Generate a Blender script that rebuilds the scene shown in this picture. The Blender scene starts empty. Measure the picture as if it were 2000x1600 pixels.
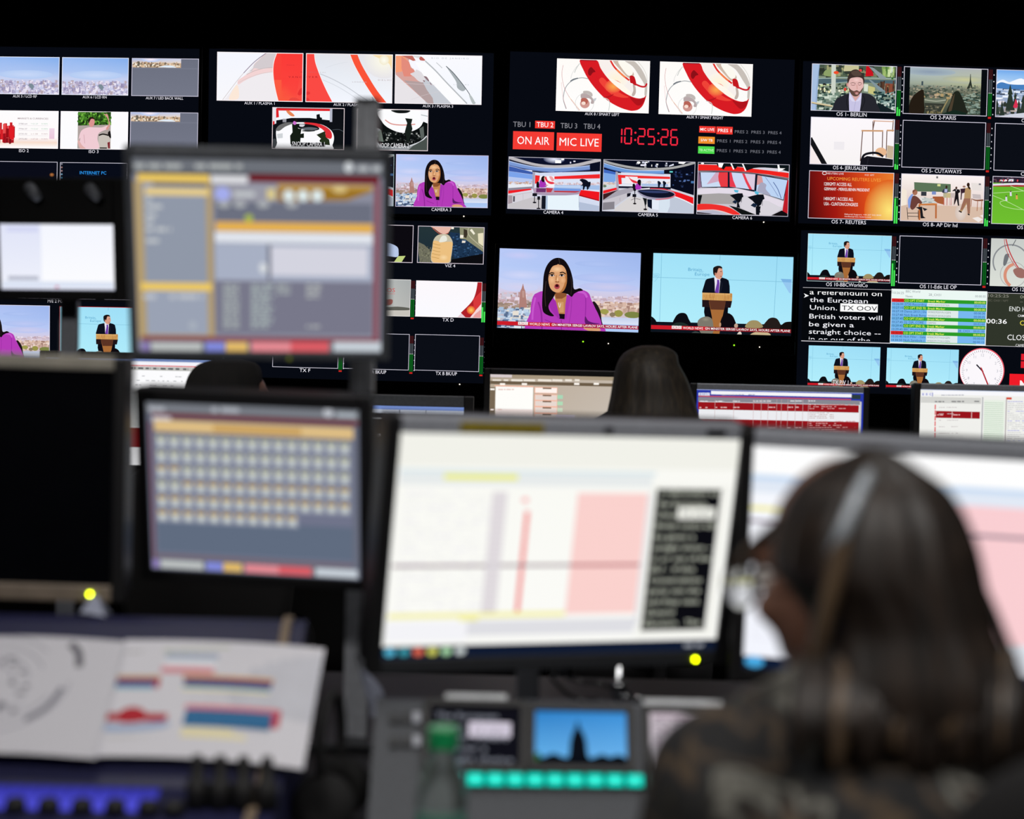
import bpy, bmesh, math, random
import numpy as np
from mathutils import Vector, Matrix, Euler

random.seed(7)
S = bpy.context.scene
COL = S.collection

# ------------------------------------------------------------------ camera, world, lights, exposure
LENS_PX = 50.0 / 30.0 * 2000
PITCH, ROLL, EYE = math.atan(110 / LENS_PX), 0.0225, Vector((0, 0, 1.40))
FWD = Vector((0, math.cos(PITCH), -math.sin(PITCH)))
_up = Vector((1, 0, 0)).cross(FWD)
RIGHT = Vector((1, 0, 0)) * math.cos(ROLL) + _up * math.sin(ROLL)
UP = _up * math.cos(ROLL) - Vector((1, 0, 0)) * math.sin(ROLL)
cam = bpy.data.cameras.new('camera')
cam.sensor_fit = 'HORIZONTAL'; cam.sensor_width = 30.0; cam.lens = 50.0
cam.clip_start = 0.05; cam.clip_end = 60
cam.dof.use_dof = True; cam.dof.focus_distance = 6.38; cam.dof.aperture_fstop = 2.05
co = bpy.data.objects.new('camera', cam); COL.objects.link(co)
m = Matrix.Identity(4)
for i in range(3):
    m[i][0], m[i][1], m[i][2], m[i][3] = RIGHT[i], UP[i], -FWD[i], EYE[i]
co.matrix_world = m
S.camera = co
S.view_settings.view_transform = 'Standard'
S.view_settings.look = 'None'
S.view_settings.exposure = 0.0
S.view_settings.gamma = 1.0
S.view_settings.use_curve_mapping = False
S.cycles.use_denoising = True
S.cycles.max_bounces = 6
W = bpy.data.worlds.new('world'); S.world = W; W.use_nodes = True
W.node_tree.nodes['Background'].inputs[0].default_value = (0.6, 0.7, 1, 1)
W.node_tree.nodes['Background'].inputs[1].default_value = 0.0

def downlight(x, y, power, tilt=0, size=0.5, col=(1, 0.96, 0.92), cone=100):
    l = bpy.data.lights.new('ceiling_downlight', 'SPOT'); l.energy = power; l.color = col
    l.spot_size = math.radians(cone); l.spot_blend = 0.6; l.shadow_soft_size = size / 2
    o = bpy.data.objects.new('ceiling_downlight', l); o.location = (x, y, 2.7); o.rotation_euler = (math.radians(tilt), 0, 0); COL.objects.link(o)
for x, y, pw, t, *cn in ((-0.9, 0.5, 100, 28), (0.3, 0.4, 75, 28), (1.2, 0.5, 75, 28), (-0.6, 2.1, 25, 0), (0.7, 2.1, 25, 0), (-0.9, 3.5, 90, 26, 74), (0.4, 3.5, 80, 26, 74), (1.5, 3.5, 90, 26, 74)):
    downlight(x, y, pw, t, cone=cn[0] if cn else 100)

def ray(x, y):
    return FWD + RIGHT * ((x - 1000) / LENS_PX) - UP * ((y - 800) / LENS_PX)
def at(x, y, Y):
    d = ray(x, y); return EYE + d * (Y / d.y)

# ------------------------------------------------------------------ materials
def lin(h):
    if len(h) == 3: h = ''.join(c * 2 for c in h)
    v = [int(h[i:i + 2], 16) / 255 for i in (0, 2, 4)]
    return [c / 12.92 if c <= .04045 else ((c + .055) / 1.055) ** 2.4 for c in v]
MATS = {}
def mat(name, col, rough=.5, metal=0, var=.12, scale=30, bump=.0, spec=.5, trans=0, coat=0):
    if name in MATS: return MATS[name]
    M = bpy.data.materials.new(name); M.use_nodes = True; nt = M.node_tree
    b = nt.nodes['Principled BSDF']; c = lin(col)
    tc = nt.nodes.new('ShaderNodeTexCoord'); no = nt.nodes.new('ShaderNodeTexNoise')
    no.inputs['Scale'].default_value = scale; no.inputs['Detail'].default_value = 4
    nt.links.new(tc.outputs['Object'], no.inputs['Vector'])
    rp = nt.nodes.new('ShaderNodeValToRGB')
    rp.color_ramp.elements[0].position = .3; rp.color_ramp.elements[1].position = .7
    rp.color_ramp.elements[0].color = [x * (1 - var) for x in c] + [1]
    rp.color_ramp.elements[1].color = [min(1, x * (1 + var)) for x in c] + [1]
    nt.links.new(no.outputs['Fac'], rp.inputs['Fac']); nt.links.new(rp.outputs['Color'], b.inputs['Base Color'])
    b.inputs['Roughness'].default_value = rough; b.inputs['Metallic'].default_value = metal
    b.inputs['Specular IOR Level'].default_value = spec
    b.inputs['Transmission Weight'].default_value = trans; b.inputs['Coat Weight'].default_value = coat
    if bump:
        bp = nt.nodes.new('ShaderNodeBump'); bp.inputs['Strength'].default_value = bump; bp.inputs['Distance'].default_value = .002
        nt.links.new(no.outputs['Fac'], bp.inputs['Height']); nt.links.new(bp.outputs['Normal'], b.inputs['Normal'])
    MATS[name] = M; return M
def emit(name, col, k=1.0):
    if name in MATS: return MATS[name]
    M = bpy.data.materials.new(name); M.use_nodes = True; nt = M.node_tree; nt.nodes.clear()
    e = nt.nodes.new('ShaderNodeEmission'); o = nt.nodes.new('ShaderNodeOutputMaterial')
    e.inputs[0].default_value = lin(col) + [1]; e.inputs[1].default_value = k
    nt.links.new(e.outputs[0], o.inputs[0]); MATS[name] = M; return M
IMG = bpy.data.materials.new('screen_image'); IMG.use_nodes = True
_n = IMG.node_tree; _n.nodes.clear()
_a = _n.nodes.new('ShaderNodeAttribute'); _a.attribute_name = 'Col'
_e = _n.nodes.new('ShaderNodeEmission'); _o = _n.nodes.new('ShaderNodeOutputMaterial')
_n.links.new(_a.outputs['Color'], _e.inputs[0]); _n.links.new(_e.outputs[0], _o.inputs[0])
IMG.cycles.emission_sampling = 'NONE'
PRINT = bpy.data.materials.new('printed_paper'); PRINT.use_nodes = True
_n = PRINT.node_tree; _a = _n.nodes.new('ShaderNodeAttribute'); _a.attribute_name = 'Col'
_b = _n.nodes['Principled BSDF']; _b.inputs['Roughness'].default_value = .8
_n.links.new(_a.outputs['Color'], _b.inputs['Base Color'])

black = mat('black_plastic', '141416', .45, bump=.05, scale=300)
black2 = mat('matte_black_metal', '0c0c0e', .7, scale=40)
glass = mat('dark_screen_glass', '05060a', .25, spec=.3)
wallglass = mat('wall_screen_glass', '0a0f16', .5, spec=.2)
silver = mat('silver_plastic', 'a4a8b2', .4, .2, scale=200)
grey = mat('grey_plastic', '54585e', .5, scale=120)
dgrey = mat('dark_grey_plastic', '2a2c30', .5, scale=120)
alu = mat('brushed_aluminium', 'b8bcc4', .4, .25, scale=60)

# ------------------------------------------------------------------ mesh helpers
def tag(o, label=None, cat=None, group=None, kind=None):
    for k, v in (('label', label), ('category', cat), ('group', group), ('kind', kind)):
        if v: o[k] = v
    return o
def link(name, me, parent=None, mt=None, label=None):
    o = bpy.data.objects.new(name, me); COL.objects.link(o)
    if mt: me.materials.append(mt)
    if parent: o.parent = parent
    if label: o['label'] = label
    return o
def empty(name, loc, label, cat, rot=(0, 0, 0), group=None):
    """rot = yaw, tilt, roll in degrees"""
    o = bpy.data.objects.new(name, None); o.empty_display_size = .05; COL.objects.link(o)
    o.location = loc; o.rotation_mode = 'YXZ'
    o.rotation_euler = (math.radians(rot[1]), math.radians(rot[2]), math.radians(rot[0]))
    return tag(o, label, cat, group)
def box(bm, c, s, bev=0, seg=2, M=None):
    r = bmesh.ops.create_cube(bm, size=1)
    vs = r['verts']
    for v in vs: v.co = Vector((v.co.x * s[0] + c[0], v.co.y * s[1] + c[1], v.co.z * s[2] + c[2]))
    if bev:
        es = list({e for v in vs for e in v.link_edges})
        r2 = bmesh.ops.bevel(bm, geom=es, offset=bev, segments=seg, affect='EDGES', profile=.6)
        vs = list({v for f in r2['faces'] for v in f.verts} | {v for v in vs if v.is_valid})
    if M is not None: bmesh.ops.transform(bm, matrix=M, verts=[v for v in vs if v.is_valid])
def tube(bm, pts, rad, n=10, cap=True):
    pts = [Vector(p) for p in pts]
    rads = rad if isinstance(rad, (list, tuple)) else [rad] * len(pts)
    rings = []; nrm = None
    for i, p in enumerate(pts):
        t = (pts[min(i + 1, len(pts) - 1)] - pts[max(i - 1, 0)]).normalized()
        if nrm is None: nrm = t.orthogonal().normalized()
        nrm = (nrm - t * nrm.dot(t)).normalized(); b = t.cross(nrm)
        rings.append([bm.verts.new(p + (nrm * math.cos(2 * math.pi * k / n) + b * math.sin(2 * math.pi * k / n)) * rads[i]) for k in range(n)])
    for A, B in zip(rings, rings[1:]):
        for k in range(n): bm.faces.new((A[k], A[(k + 1) % n], B[(k + 1) % n], B[k]))
    if cap: bm.faces.new(rings[0][::-1]); bm.faces.new(rings[-1])
def lathe(bm, prof, c=(0, 0, 0), n=20):
    rings = [[bm.verts.new((c[0] + r * math.cos(2 * math.pi * k / n), c[1] + r * math.sin(2 * math.pi * k / n), c[2] + z)) for k in range(n)] for r, z in prof]
    for A, B in zip(rings, rings[1:]):
        for k in range(n): bm.faces.new((A[k], A[(k + 1) % n], B[(k + 1) % n], B[k]))
    bm.faces.new(rings[0][::-1]); bm.faces.new(rings[-1])
def prism(bm, prof, x0, x1):
    """side profile (y,z) extruded along x"""
    A = [bm.verts.new((x0, y, z)) for y, z in prof]; B = [bm.verts.new((x1, y, z)) for y, z in prof]
    n = len(prof)
    for k in range(n): bm.faces.new((A[k], A[(k + 1) % n], B[(k + 1) % n], B[k]))
    bm.faces.new(A[::-1]); bm.faces.new(B)
def done(name, bm, mt, parent=None, smooth=False, label=None):
    bmesh.ops.recalc_face_normals(bm, faces=bm.faces[:])
    me = bpy.data.meshes.new(name); bm.to_mesh(me); bm.free()
    if smooth:
        for p in me.polygons: p.use_smooth = True
    return link(name, me, parent, mt, label)
def boxo(name, c, s, mt, parent=None, bev=.002, label=None, seg=2):
    bm = bmesh.new(); box(bm, c, s, bev, seg); return done(name, bm, mt, parent, label=label)
def struct(name, c, s, mt):
    o = boxo(name, c, s, mt, None, 0); o['kind'] = 'structure'; return o
def catmull(P, closed=True, k=4):
    n = len(P); out = []
    for i in range(n if closed else n - 1):
        g = (lambda j: P[j % n]) if closed else (lambda j: P[max(0, min(n - 1, j))])
        p0, p1, p2, p3 = g(i - 1), g(i), g(i + 1), g(i + 2)
        for q in range(k):
            t = q / k
            out.append(tuple(.5 * (2 * b + (c - a) * t + (2 * a - 5 * b + 4 * c - d) * t * t + (3 * b - a - 3 * c + d) * t ** 3) for a, b, c, d in zip(p0, p1, p2, p3)))
    if not closed: out.append(tuple(P[-1]))
    return out

# ------------------------------------------------------------------ flat pictures shown on screens and printed on paper
GLYPH = {}
def glyphs(s, bold):
    if (s, bold) not in GLYPH:
        cu = bpy.data.curves.new('t', 'FONT'); cu.body = s; cu.resolution_u = 2; cu.offset = .008 if bold else .001
        o = bpy.data.objects.new('t', cu); me = o.to_mesh()
        v = np.array([x.co[:2] for x in me.vertices]) if len(me.vertices) else np.zeros((0, 2))
        f = [tuple(p.vertices) for p in me.polygons]
        o.to_mesh_clear(); bpy.data.objects.remove(o); bpy.data.curves.remove(cu)
        GLYPH[(s, bold)] = (v, f)
    return GLYPH[(s, bold)]
def P_(s): return [tuple(map(float, q.split(','))) for q in s.split()] if isinstance(s, str) else s
class Art:
    STEP = 1.2e-5
    def __init__(s, x0, z1, x1, z0):
        s.b = (x0, z1, x1, z0); s.V = []; s.F = []; s.C = []; s.k = 0; s.clip = True; s.strips = 0; s.U()
    def U(s, w=1000, h=562.5):
        return s.fr((0, 0), (w, 0), (0, h))
    def fr(s, TL, TR, BL, BR=None):
        if BR is None: BR = (TR[0] + BL[0] - TL[0], TR[1] + BL[1] - TL[1])
        A = []; B = []
        for (x, y), (u, v) in zip((TL, TR, BR, BL), ((0, 0), (1, 0), (1, 1), (0, 1))):
            A += [[x, y, 1, 0, 0, 0, -u * x, -u * y], [0, 0, 0, x, y, 1, -v * x, -v * y]]; B += [u, v]
        s.h = np.linalg.solve(np.array(A, float), np.array(B, float))
        s.fw = math.hypot(TR[0] - TL[0], TR[1] - TL[1]); s.fh = math.hypot(BL[0] - TL[0], BL[1] - TL[1]); return s
    def m(s, x, y):
        h = s.h; d = h[6] * x + h[7] * y + 1
        return (h[0] * x + h[1] * y + h[2]) / d, (h[3] * x + h[4] * y + h[5]) / d
    def raw(s, pts, cols):
        """polygon in unit coordinates, clipped to the picture"""
        q = [(p[0], p[1], c) for p, c in zip(pts, cols)]
        if s.clip:
            for ax, lim, sg in ((0, 0, 1), (0, 1, -1), (1, 0, 1), (1, 1, -1)):
                q = s.cut(q, ax, lim, sg)
                if len(q) < 3: return
        if s.strips:
            for i in range(s.strips): s.emit_poly(s.cut(s.cut(q, 0, i / s.strips, 1), 0, (i + 1) / s.strips, -1))
        else: s.emit_poly(q)
    def cut(s, q, ax, lim, sg):
        o = []
        for i in range(len(q)):
            a, b = q[i - 1], q[i]; da, db = (a[ax] - lim) * sg, (b[ax] - lim) * sg
            if (da >= 0) != (db >= 0):
                t = da / (da - db); o.append((a[0] + (b[0] - a[0]) * t, a[1] + (b[1] - a[1]) * t, tuple(x + (y - x) * t for x, y in zip(a[2], b[2]))))
            if db >= 0: o.append(b)
        return o
    def emit_poly(s, q):
        if len(q) < 3: return
        n = len(s.V); x0, z1, x1, z0 = s.b
        for a, b, c in q:
            s.V.append((x0 + a * (x1 - x0), -s.k * s.STEP, z1 + b * (z0 - z1))); s.C.append(c)
        s.F.append(tuple(range(n, n + len(q))))
    def c(s, col): return tuple(lin(col)) if isinstance(col, str) else tuple(col)
    def p(s, col, pts):
        s.k += 1; q = [s.m(*t) for t in P_(pts)]; s.raw(q, [s.c(col)] * len(q)); return s
    def s(s, col, pts, k=4): return s.p(col, catmull(P_(pts), True, k))
    def r(s, col, x0, y0, x1, y1):
        s.k += 1; xm, ym = (x0 + x1) / 2, (y0 + y1) / 2; a, c = s.m(x0, ym)[0], s.m(x1, ym)[0]; b, d = s.m(xm, y0)[1], s.m(xm, y1)[1]
        cs = [s.c(col)] * 4 if isinstance(col, str) else [s.c(x) for x in (col if len(col) == 4 else (col[0], col[0], col[1], col[1]))]
        s.raw([(a, b), (c, b), (c, d), (a, d)], cs); return s
    def g(s, x0, x1, stops):
        for (ya, la, ra), (yb, lb, rb) in zip(stops, stops[1:]):
            xm = (x0 + x1) / 2; A, B = s.m(x0, (ya + yb) / 2)[0], s.m(x1, (ya + yb) / 2)[0]; b0, b1 = s.m(xm, ya)[1], s.m(xm, yb)[1]
            s.raw([(A, b0), (B, b0), (B, b1), (A, b1)], [s.c(la), s.c(ra), s.c(rb), s.c(lb)])
        s.k += 1; return s
    def fill(s, *cols):
        s.k += 1; cs = [s.c(x) for x in (cols * 4 if len(cols) == 1 else (cols[0], cols[0], cols[1], cols[1]) if len(cols) == 2 else cols)]
        s.raw([(0, 0), (1, 0), (1, 1), (0, 1)], cs[:4]); return s
    def e(s, col, cx, cy, rx, ry, col2=None, n=18):
        s.k += 1; a, b = s.m(cx, cy); rx /= s.fw; ry /= s.fh
        R = [(a + rx * math.cos(2 * math.pi * i / n), b + ry * math.sin(2 * math.pi * i / n)) for i in range(n)]
        if col2 is None: s.raw(R, [s.c(col)] * n)
        else:
            for i in range(n): s.raw([(a, b), R[i - 1], R[i]], [s.c(col), s.c(col2), s.c(col2)])
        return s
    def ring(s, col, cx, cy, rx, ry, w, a0=0, a1=360):
        n = 28; return s.l(col, w, [(cx + rx * math.cos(math.radians(a0 + (a1 - a0) * i / n)), cy + ry * math.sin(math.radians(a0 + (a1 - a0) * i / n))) for i in range(n + 1)], False)
    def l(s, col, w, pts, sm=True):
        P = P_(pts); s.k += 1
        if sm and len(P) > 2: P = catmull(P, False)
        c = s.c(col); L = []
        for i, p in enumerate(P):
            a, b = P[max(0, i - 1)], P[min(len(P) - 1, i + 1)]
            d = math.hypot(b[0] - a[0], b[1] - a[1]) or 1
            nx, ny = -(b[1] - a[1]) / d * w / 2, (b[0] - a[0]) / d * w / 2
            L.append((s.m(p[0] + nx, p[1] + ny), s.m(p[0] - nx, p[1] - ny)))
        for (a, b), (c2, d) in zip(L, L[1:]): s.raw([a, b, d, c2], [c] * 4)
        return s
    def t(s, col, txt, x, y, h, w=None, al='c', bold=False):
        """cap height h, baseline y"""
        v, f = glyphs(txt, bold)
        if not len(v): return s
        s.k += 1; a, b = s.m(x, y); lo, hi = v[:, 0].min(), v[:, 0].max()
        k = h / s.fh / .69
        kx = (w / s.fw / (hi - lo)) if w else h / s.fw / .69
        off = {'c': (lo + hi) / 2, 'l': lo, 'r': hi}[al]; c = s.c(col)
        for face in f:
            s.raw([(a + (v[i][0] - off) * kx, b - v[i][1] * k) for i in face], [c] * len(face))
        return s
    def n(s, x0, y0, x1, y1, cnt, pal, w0, w1, h0, h1, seed=1, pal_pow=1):
        R = random.Random(seed); pal = pal.split() if isinstance(pal, str) else pal
        for i in range(cnt):
            x, y = R.uniform(x0, x1), R.uniform(y0, y1); w, h = R.uniform(w0, w1), R.uniform(h0, h1)
            if i % 12: s.k -= 1
            s.k += 1 if i else 0
            a, b = s.m(x, y); s.raw([(a - w / 2 / s.fw, b - h / 2 / s.fh), (a + w / 2 / s.fw, b - h / 2 / s.fh), (a + w / 2 / s.fw, b + h / 2 / s.fh), (a - w / 2 / s.fw, b + h / 2 / s.fh)], [s.c(R.choice(pal))] * 4)
        s.k += 1; return s
    def edge(s, col='d8d4e4', w=7):
        s.U(); h = 562.5
        for q in ((0, 0, 1000, w), (0, h - w, 1000, h), (0, 0, w, h), (1000 - w, 0, 1000, h)): s.r(col, *q)
        return s
    def greek(s, col, x0, x1, y, h, seed=1, fill=.75):
        R = random.Random(seed); x = x0; s.k += 1
        while x < x1:
            w = R.uniform(1.2, 4.5) * h
            if R.random() < fill or x == x0:
                s.k -= 1; s.r(col, x, y - h / 2, min(x + w, x1), y + h / 2)
            x += w + h * .7
        return s
    def build(s, name, parent, y=0, mt=None, label=None, bend=None):
        me = bpy.data.meshes.new(name); bend = bend or (lambda a, c: (0, 0))
        me.from_pydata([(a, b + y + bend(a, c)[0], c + bend(a, c)[1]) for a, b, c in s.V], [], s.F)
        at_ = me.attributes.new('Col', 'FLOAT_COLOR', 'POINT')
        at_.data.foreach_set('color', np.array([list(c) + [1] for c in s.C], 'f').ravel())
        return link(name, me, parent, mt or IMG, label)

# ------------------------------------------------------------------ what the pictures show (coordinates are local to each picture)
def ticker(a, dark):
    a.U()
    a.r(('d01c28', dark, dark, 'd01c28') if 0 else 'cc1c28', 0, 515, 385, 543); a.r(('cc1c28', dark, dark, 'cc1c28'), 385, 515, 420, 543); a.r(dark, 420, 516, 1000, 543)
    for i, ch in enumerate('BBC'):
        a.r('f4f0f0', 148 + i * 24, 515, 170 + i * 24, 537); a.t('c8484c', ch, 159 + i * 24, 533, 13, bold=True)
    a.t('ffffff', 'WORLD NEWS', 228, 537, 17, 144, 'l')
    a.t('ffffff', 'GN MINISTER SERGEI LAVROV SAYS, HOURS AFTER PLANE', 386, 536, 16, 608, 'l', True)

def anchor(a, tick=True):
    a.fr((42, 36), (1943, 102), (5, 1105))
    a.g(-100, 2100, [(0, 'bccaf8', '98b2ea'), (300, 'b8ccf8', 'a4bcf0'), (520, 'c8d2f6', 'b8c8f4'), (640, 'd4cce4', 'd0cce8'), (900, 'c8b4b8', 'd4c0c4'), (1200, 'b8cce4', 'b4ccf4')])
    for x, y, rx, ry, c, d in ((300, 130, 260, 60, 'c8ccf6', 'b6c8f6'), (330, 400, 320, 70, 'd0d6f8', 'bcccf6'), (1450, 440, 420, 60, 'bcc8f4', 'b0c2f2'), (1500, 560, 400, 60, 'ccccee', 'bcc6f2'), (300, 560, 260, 60, 'd4d2f0', 'cad2f4'), (1350, 250, 300, 40, 'b0c4f4', 'a8bef0')): a.e(c, x, y, rx, ry, d)
    a.n(0, 640, 640, 860, 190, 'd8c0cc c8a8b0 e8dce8 b89898 ccc8d8 b09890', 20, 70, 14, 50, 3)
    a.n(1200, 690, 1950, 800, 150, 'dcc8d4 e8dcec c8b0c0 d4c4d0 c0a8b4', 20, 70, 10, 34, 4)
    a.n(0, 780, 460, 860, 60, 'a08878 b09888 8c7c70', 30, 80, 14, 40, 13)
    a.p('b08078', '355,510 335,580 318,610 300,840 410,840 385,610 370,580'); a.p('c09890', '340,610 375,610 372,700 345,700')
    a.n(0, 850, 470, 1010, 90, 'a8c0dc d8e4f4 88a0c0 e8e0d4 5c7090 c0d4e8', 30, 90, 16, 60, 5)
    a.n(1320, 770, 1950, 960, 150, 'd8b8a8 ecd8cc b08c80 c8a898 e8ccbc a88478', 24, 80, 16, 60, 6)
    for x, y, rx, ry, c in ((1450, 890, 60, 36, 'a09c50'), (1640, 915, 60, 46, '989448'), (1830, 935, 110, 44, '7c8444'), (1560, 930, 40, 30, '8c7c60')): a.e(c, x, y, rx, ry)
    a.r(('c4d0ec', 'dce4f6'), 1200, 970, 2000, 1060); a.r(('a8c4f2', 'b4d0f8'), 1200, 1060, 2000, 1200); a.r('7c90b0', -20, 1010, 500, 1200); a.n(0, 1010, 460, 1120, 40, 'c8d8ec 5c7094 e4ecf4 384868', 40, 120, 16, 40, 8)
    a.s('1c1418', '1290,760 1350,790 1395,880 1412,1000 1414,1100 1200,1090 1200,950')
    a.p('b43cb8', catmull(P_('620,615 540,640 500,670 470,760 455,900 440,1180 1395,1190 1414,1060 1370,930 1330,850 1275,730 1245,650 1190,610 1120,596 1040,625 930,690 830,760 700,660')))
    for c, w, q in (('962a9c', 22, '560,760 600,900 610,1140'), ('9c2ca4', 14, '1190,640 1200,760 1195,950'), ('c656cc', 26, '520,700 490,850 480,1000'), ('c85cce', 30, '1090,620 1180,640 1215,700'), ('a032a6', 10, '1010,700 1000,900 960,1120'), ('8c2490', 10, '870,1000 872,1150'), ('962a9c', 12, '650,1000 800,1060')): a.l(c, w, q)
    a.s('5c1c68', '1192,950 1230,1010 1300,1040 1392,1052 1300,1062 1196,1056')
    a.p('c08450', '770,620 945,620 930,922 838,922 790,740'); a.p('8c5430', '770,600 945,600 940,680 880,716 800,716'); a.p('d09c68', '830,760 900,760 905,900 850,900')
    a.l('ece0d0', 8, '830,770 840,820 850,830 862,780')
    a.p('140c14', '832,918 918,922 914,992 845,986')
    a.p('a430ac', '755,690 800,760 850,970 836,990 740,880 700,800'); a.p('a836b0', '945,660 1000,690 940,985 915,990 925,800')
    a.s('120c10', '830,165 745,190 675,270 635,390 622,560 612,740 615,850 640,910 720,950 772,945 715,880 702,800 770,690 800,640 900,640 965,660 1010,692 1045,650 1100,620 1162,605 1120,575 1042,585 1025,450 985,310 915,200')
    a.s('dca274', '822,250 750,280 708,360 696,450 710,540 742,600 800,634 850,635 905,600 938,520 948,420 932,330 890,272')
    a.p('b47440', catmull(P_('948,420 932,340 922,430 905,540 850,625 800,630 850,640 905,606 940,525')))
    a.e('f8cc9c', 815, 320, 90, 46, 'dca274'); a.e('f2bc8c', 745, 465, 44, 56, 'dca274'); a.e('ecb484', 888, 465, 42, 56, 'd89c6c')
    a.s('120c10', '822,180 828,250 755,280 712,360 694,470 700,580 660,560 650,400 700,260 760,190'); a.s('120c10', '830,185 832,252 890,268 932,325 955,440 940,540 985,520 985,360 930,220')
    a.l('38302c', 8, '836,170 850,250'); a.l('3a2c28', 10, '665,480 650,640 660,820'); a.l('2c2422', 10, '1000,420 1010,540 1000,660')
    a.l('281810', 15, '706,384 740,366 776,376'); a.l('281810', 15, '850,370 890,360 928,384')
    for x in (745, 876): a.e('e0d4d0', x, 402, 32, 15); a.e('140c10', x, 402, 15, 15); a.l('1c1010', 8, [(x - 36, 404), (x, 386), (x + 36, 402)])
    a.l('b47848', 12, '804,400 798,470'); a.e('8c4c2c', 815, 490, 30, 8); a.e('fcd4a8', 818, 455, 12, 34, 'e0a470')
    a.e('b04450', 812, 550, 38, 38); a.e('3c0c14', 812, 540, 25, 20); a.l('c87058', 8, '775,545 812,515 850,545'); a.e('e0a470', 815, 610, 30, 14)
    a.s('d8a074', '1170,1110 1230,1085 1330,1090 1390,1120 1390,1150 1260,1150 1200,1135')
    if tick: ticker(a, 'a81c44')
    return a

def podium(a, tick=True):
    a.fr((77, 30), (1962, 87), (42, 1095))
    a.fill('a2e2f8', '9cdcf6', 'b0ecfc', 'b4f0fc')
    for q in ('188,30 160,960', '1745,80 1700,900', '40,355 1950,425', '975,60 972,130'): a.l('7cbcd8', 6, q)
    a.t('58a4cc', 'Britain', 545, 272, 44, 182, 'l'); a.t('70b4d8', 'and', 690, 293, 22, 56, 'l'); a.t('58a4cc', 'Europe', 634, 334, 42, 198, 'l')
    a.p('96c8f0', '1790,380 1937,386 1930,578 1905,570'); a.p('7cb4e4', '1790,380 1937,386 1933,430 1820,424'); a.l('84c8e4', 5, '70,312 160,320 90,420'); a.p('98d8f0', '70,320 150,324 100,380')
    a.p('0e141e', '30,958 2000,1005 2000,1300 0,1300')
    a.p('0c101c', '895,360 800,380 778,400 733,550 735,600 1106,600 1104,480 1090,402 1060,380 1000,362')
    a.p('eae6f2', '895,355 980,385 960,572 905,562 903,440'); a.p('6c3ca4', '935,388 962,394 968,440 957,575 903,562 932,440'); a.l('1c2030', 10, '975,390 1000,460 975,570')
    a.s('d89c84', '905,260 960,225 1000,238 1012,290 1014,312 1004,345 980,382 935,376 902,330'); a.e('e8b49c', 970, 270, 26, 26, 'd89c84')
    a.s('1c1414', '880,280 886,228 940,203 990,212 1003,240 955,236 936,290 924,306 905,296 902,340 886,320')
    a.l('402820', 7, '972,280 1000,283'); a.l('904840', 8, '975,346 1002,348'); a.e('b87460', 915, 312, 9, 16)
    a.p('0c0c14', '765,750 1085,755 1078,850 1010,900 1000,1000 820,1000 770,890 758,830')
    a.p('d09c58', '735,566 1140,580 1136,680 733,664'); a.p('dcac6c', '735,566 1140,580 1139,600 735,588'); a.n(750, 600, 1130, 660, 30, 'c89050 d4a464 c08848', 6, 14, 50, 60, 2)
    a.p('201418', '733,664 1136,680 1116,772 733,762'); a.p('a86c38', '825,690 1050,690 985,1000 965,1130 878,1130 865,900'); a.p('5c3424', '822,668 1052,680 1025,800 850,795')
    a.s('0c0c12', '345,1010 370,900 430,845 510,850 550,920 572,1010'); a.s('0e0a10', '985,1030 1000,900 1060,845 1120,860 1165,920 1185,1040'); a.s('241c1a', '1555,1050 1610,940 1670,905 1740,920 1785,990 1795,1060')
    a.s('14100e', '1780,1060 1830,980 1900,960 1950,975 1950,1080'); a.s('0c0c12', '40,895 90,920 120,970 122,1020 30,1020')
    a.s('7c786c', '670,990 700,920 780,890 850,910 880,980 872,1120 730,1130'); a.e('94907e', 780, 930, 60, 30, '7c786c'); a.s('a09064', '1318,1040 1360,960 1430,940 1500,960 1545,1040'); a.s('1e2e2a', '335,1020 380,975 480,975 545,1020'); a.e('c0a08c', 1190, 1015, 26, 30); a.e('c09474', 975, 1000, 14, 30)
    a.s('c8b48c', '1385,1150 1450,1100 1600,1100 1645,1150'); a.s('d8d0c4', '1200,1140 1240,1090 1265,1130'); a.s('3c4444', '560,1140 640,1090 720,1130')
    if tick: ticker(a, '8c1420')
    return a

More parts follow.
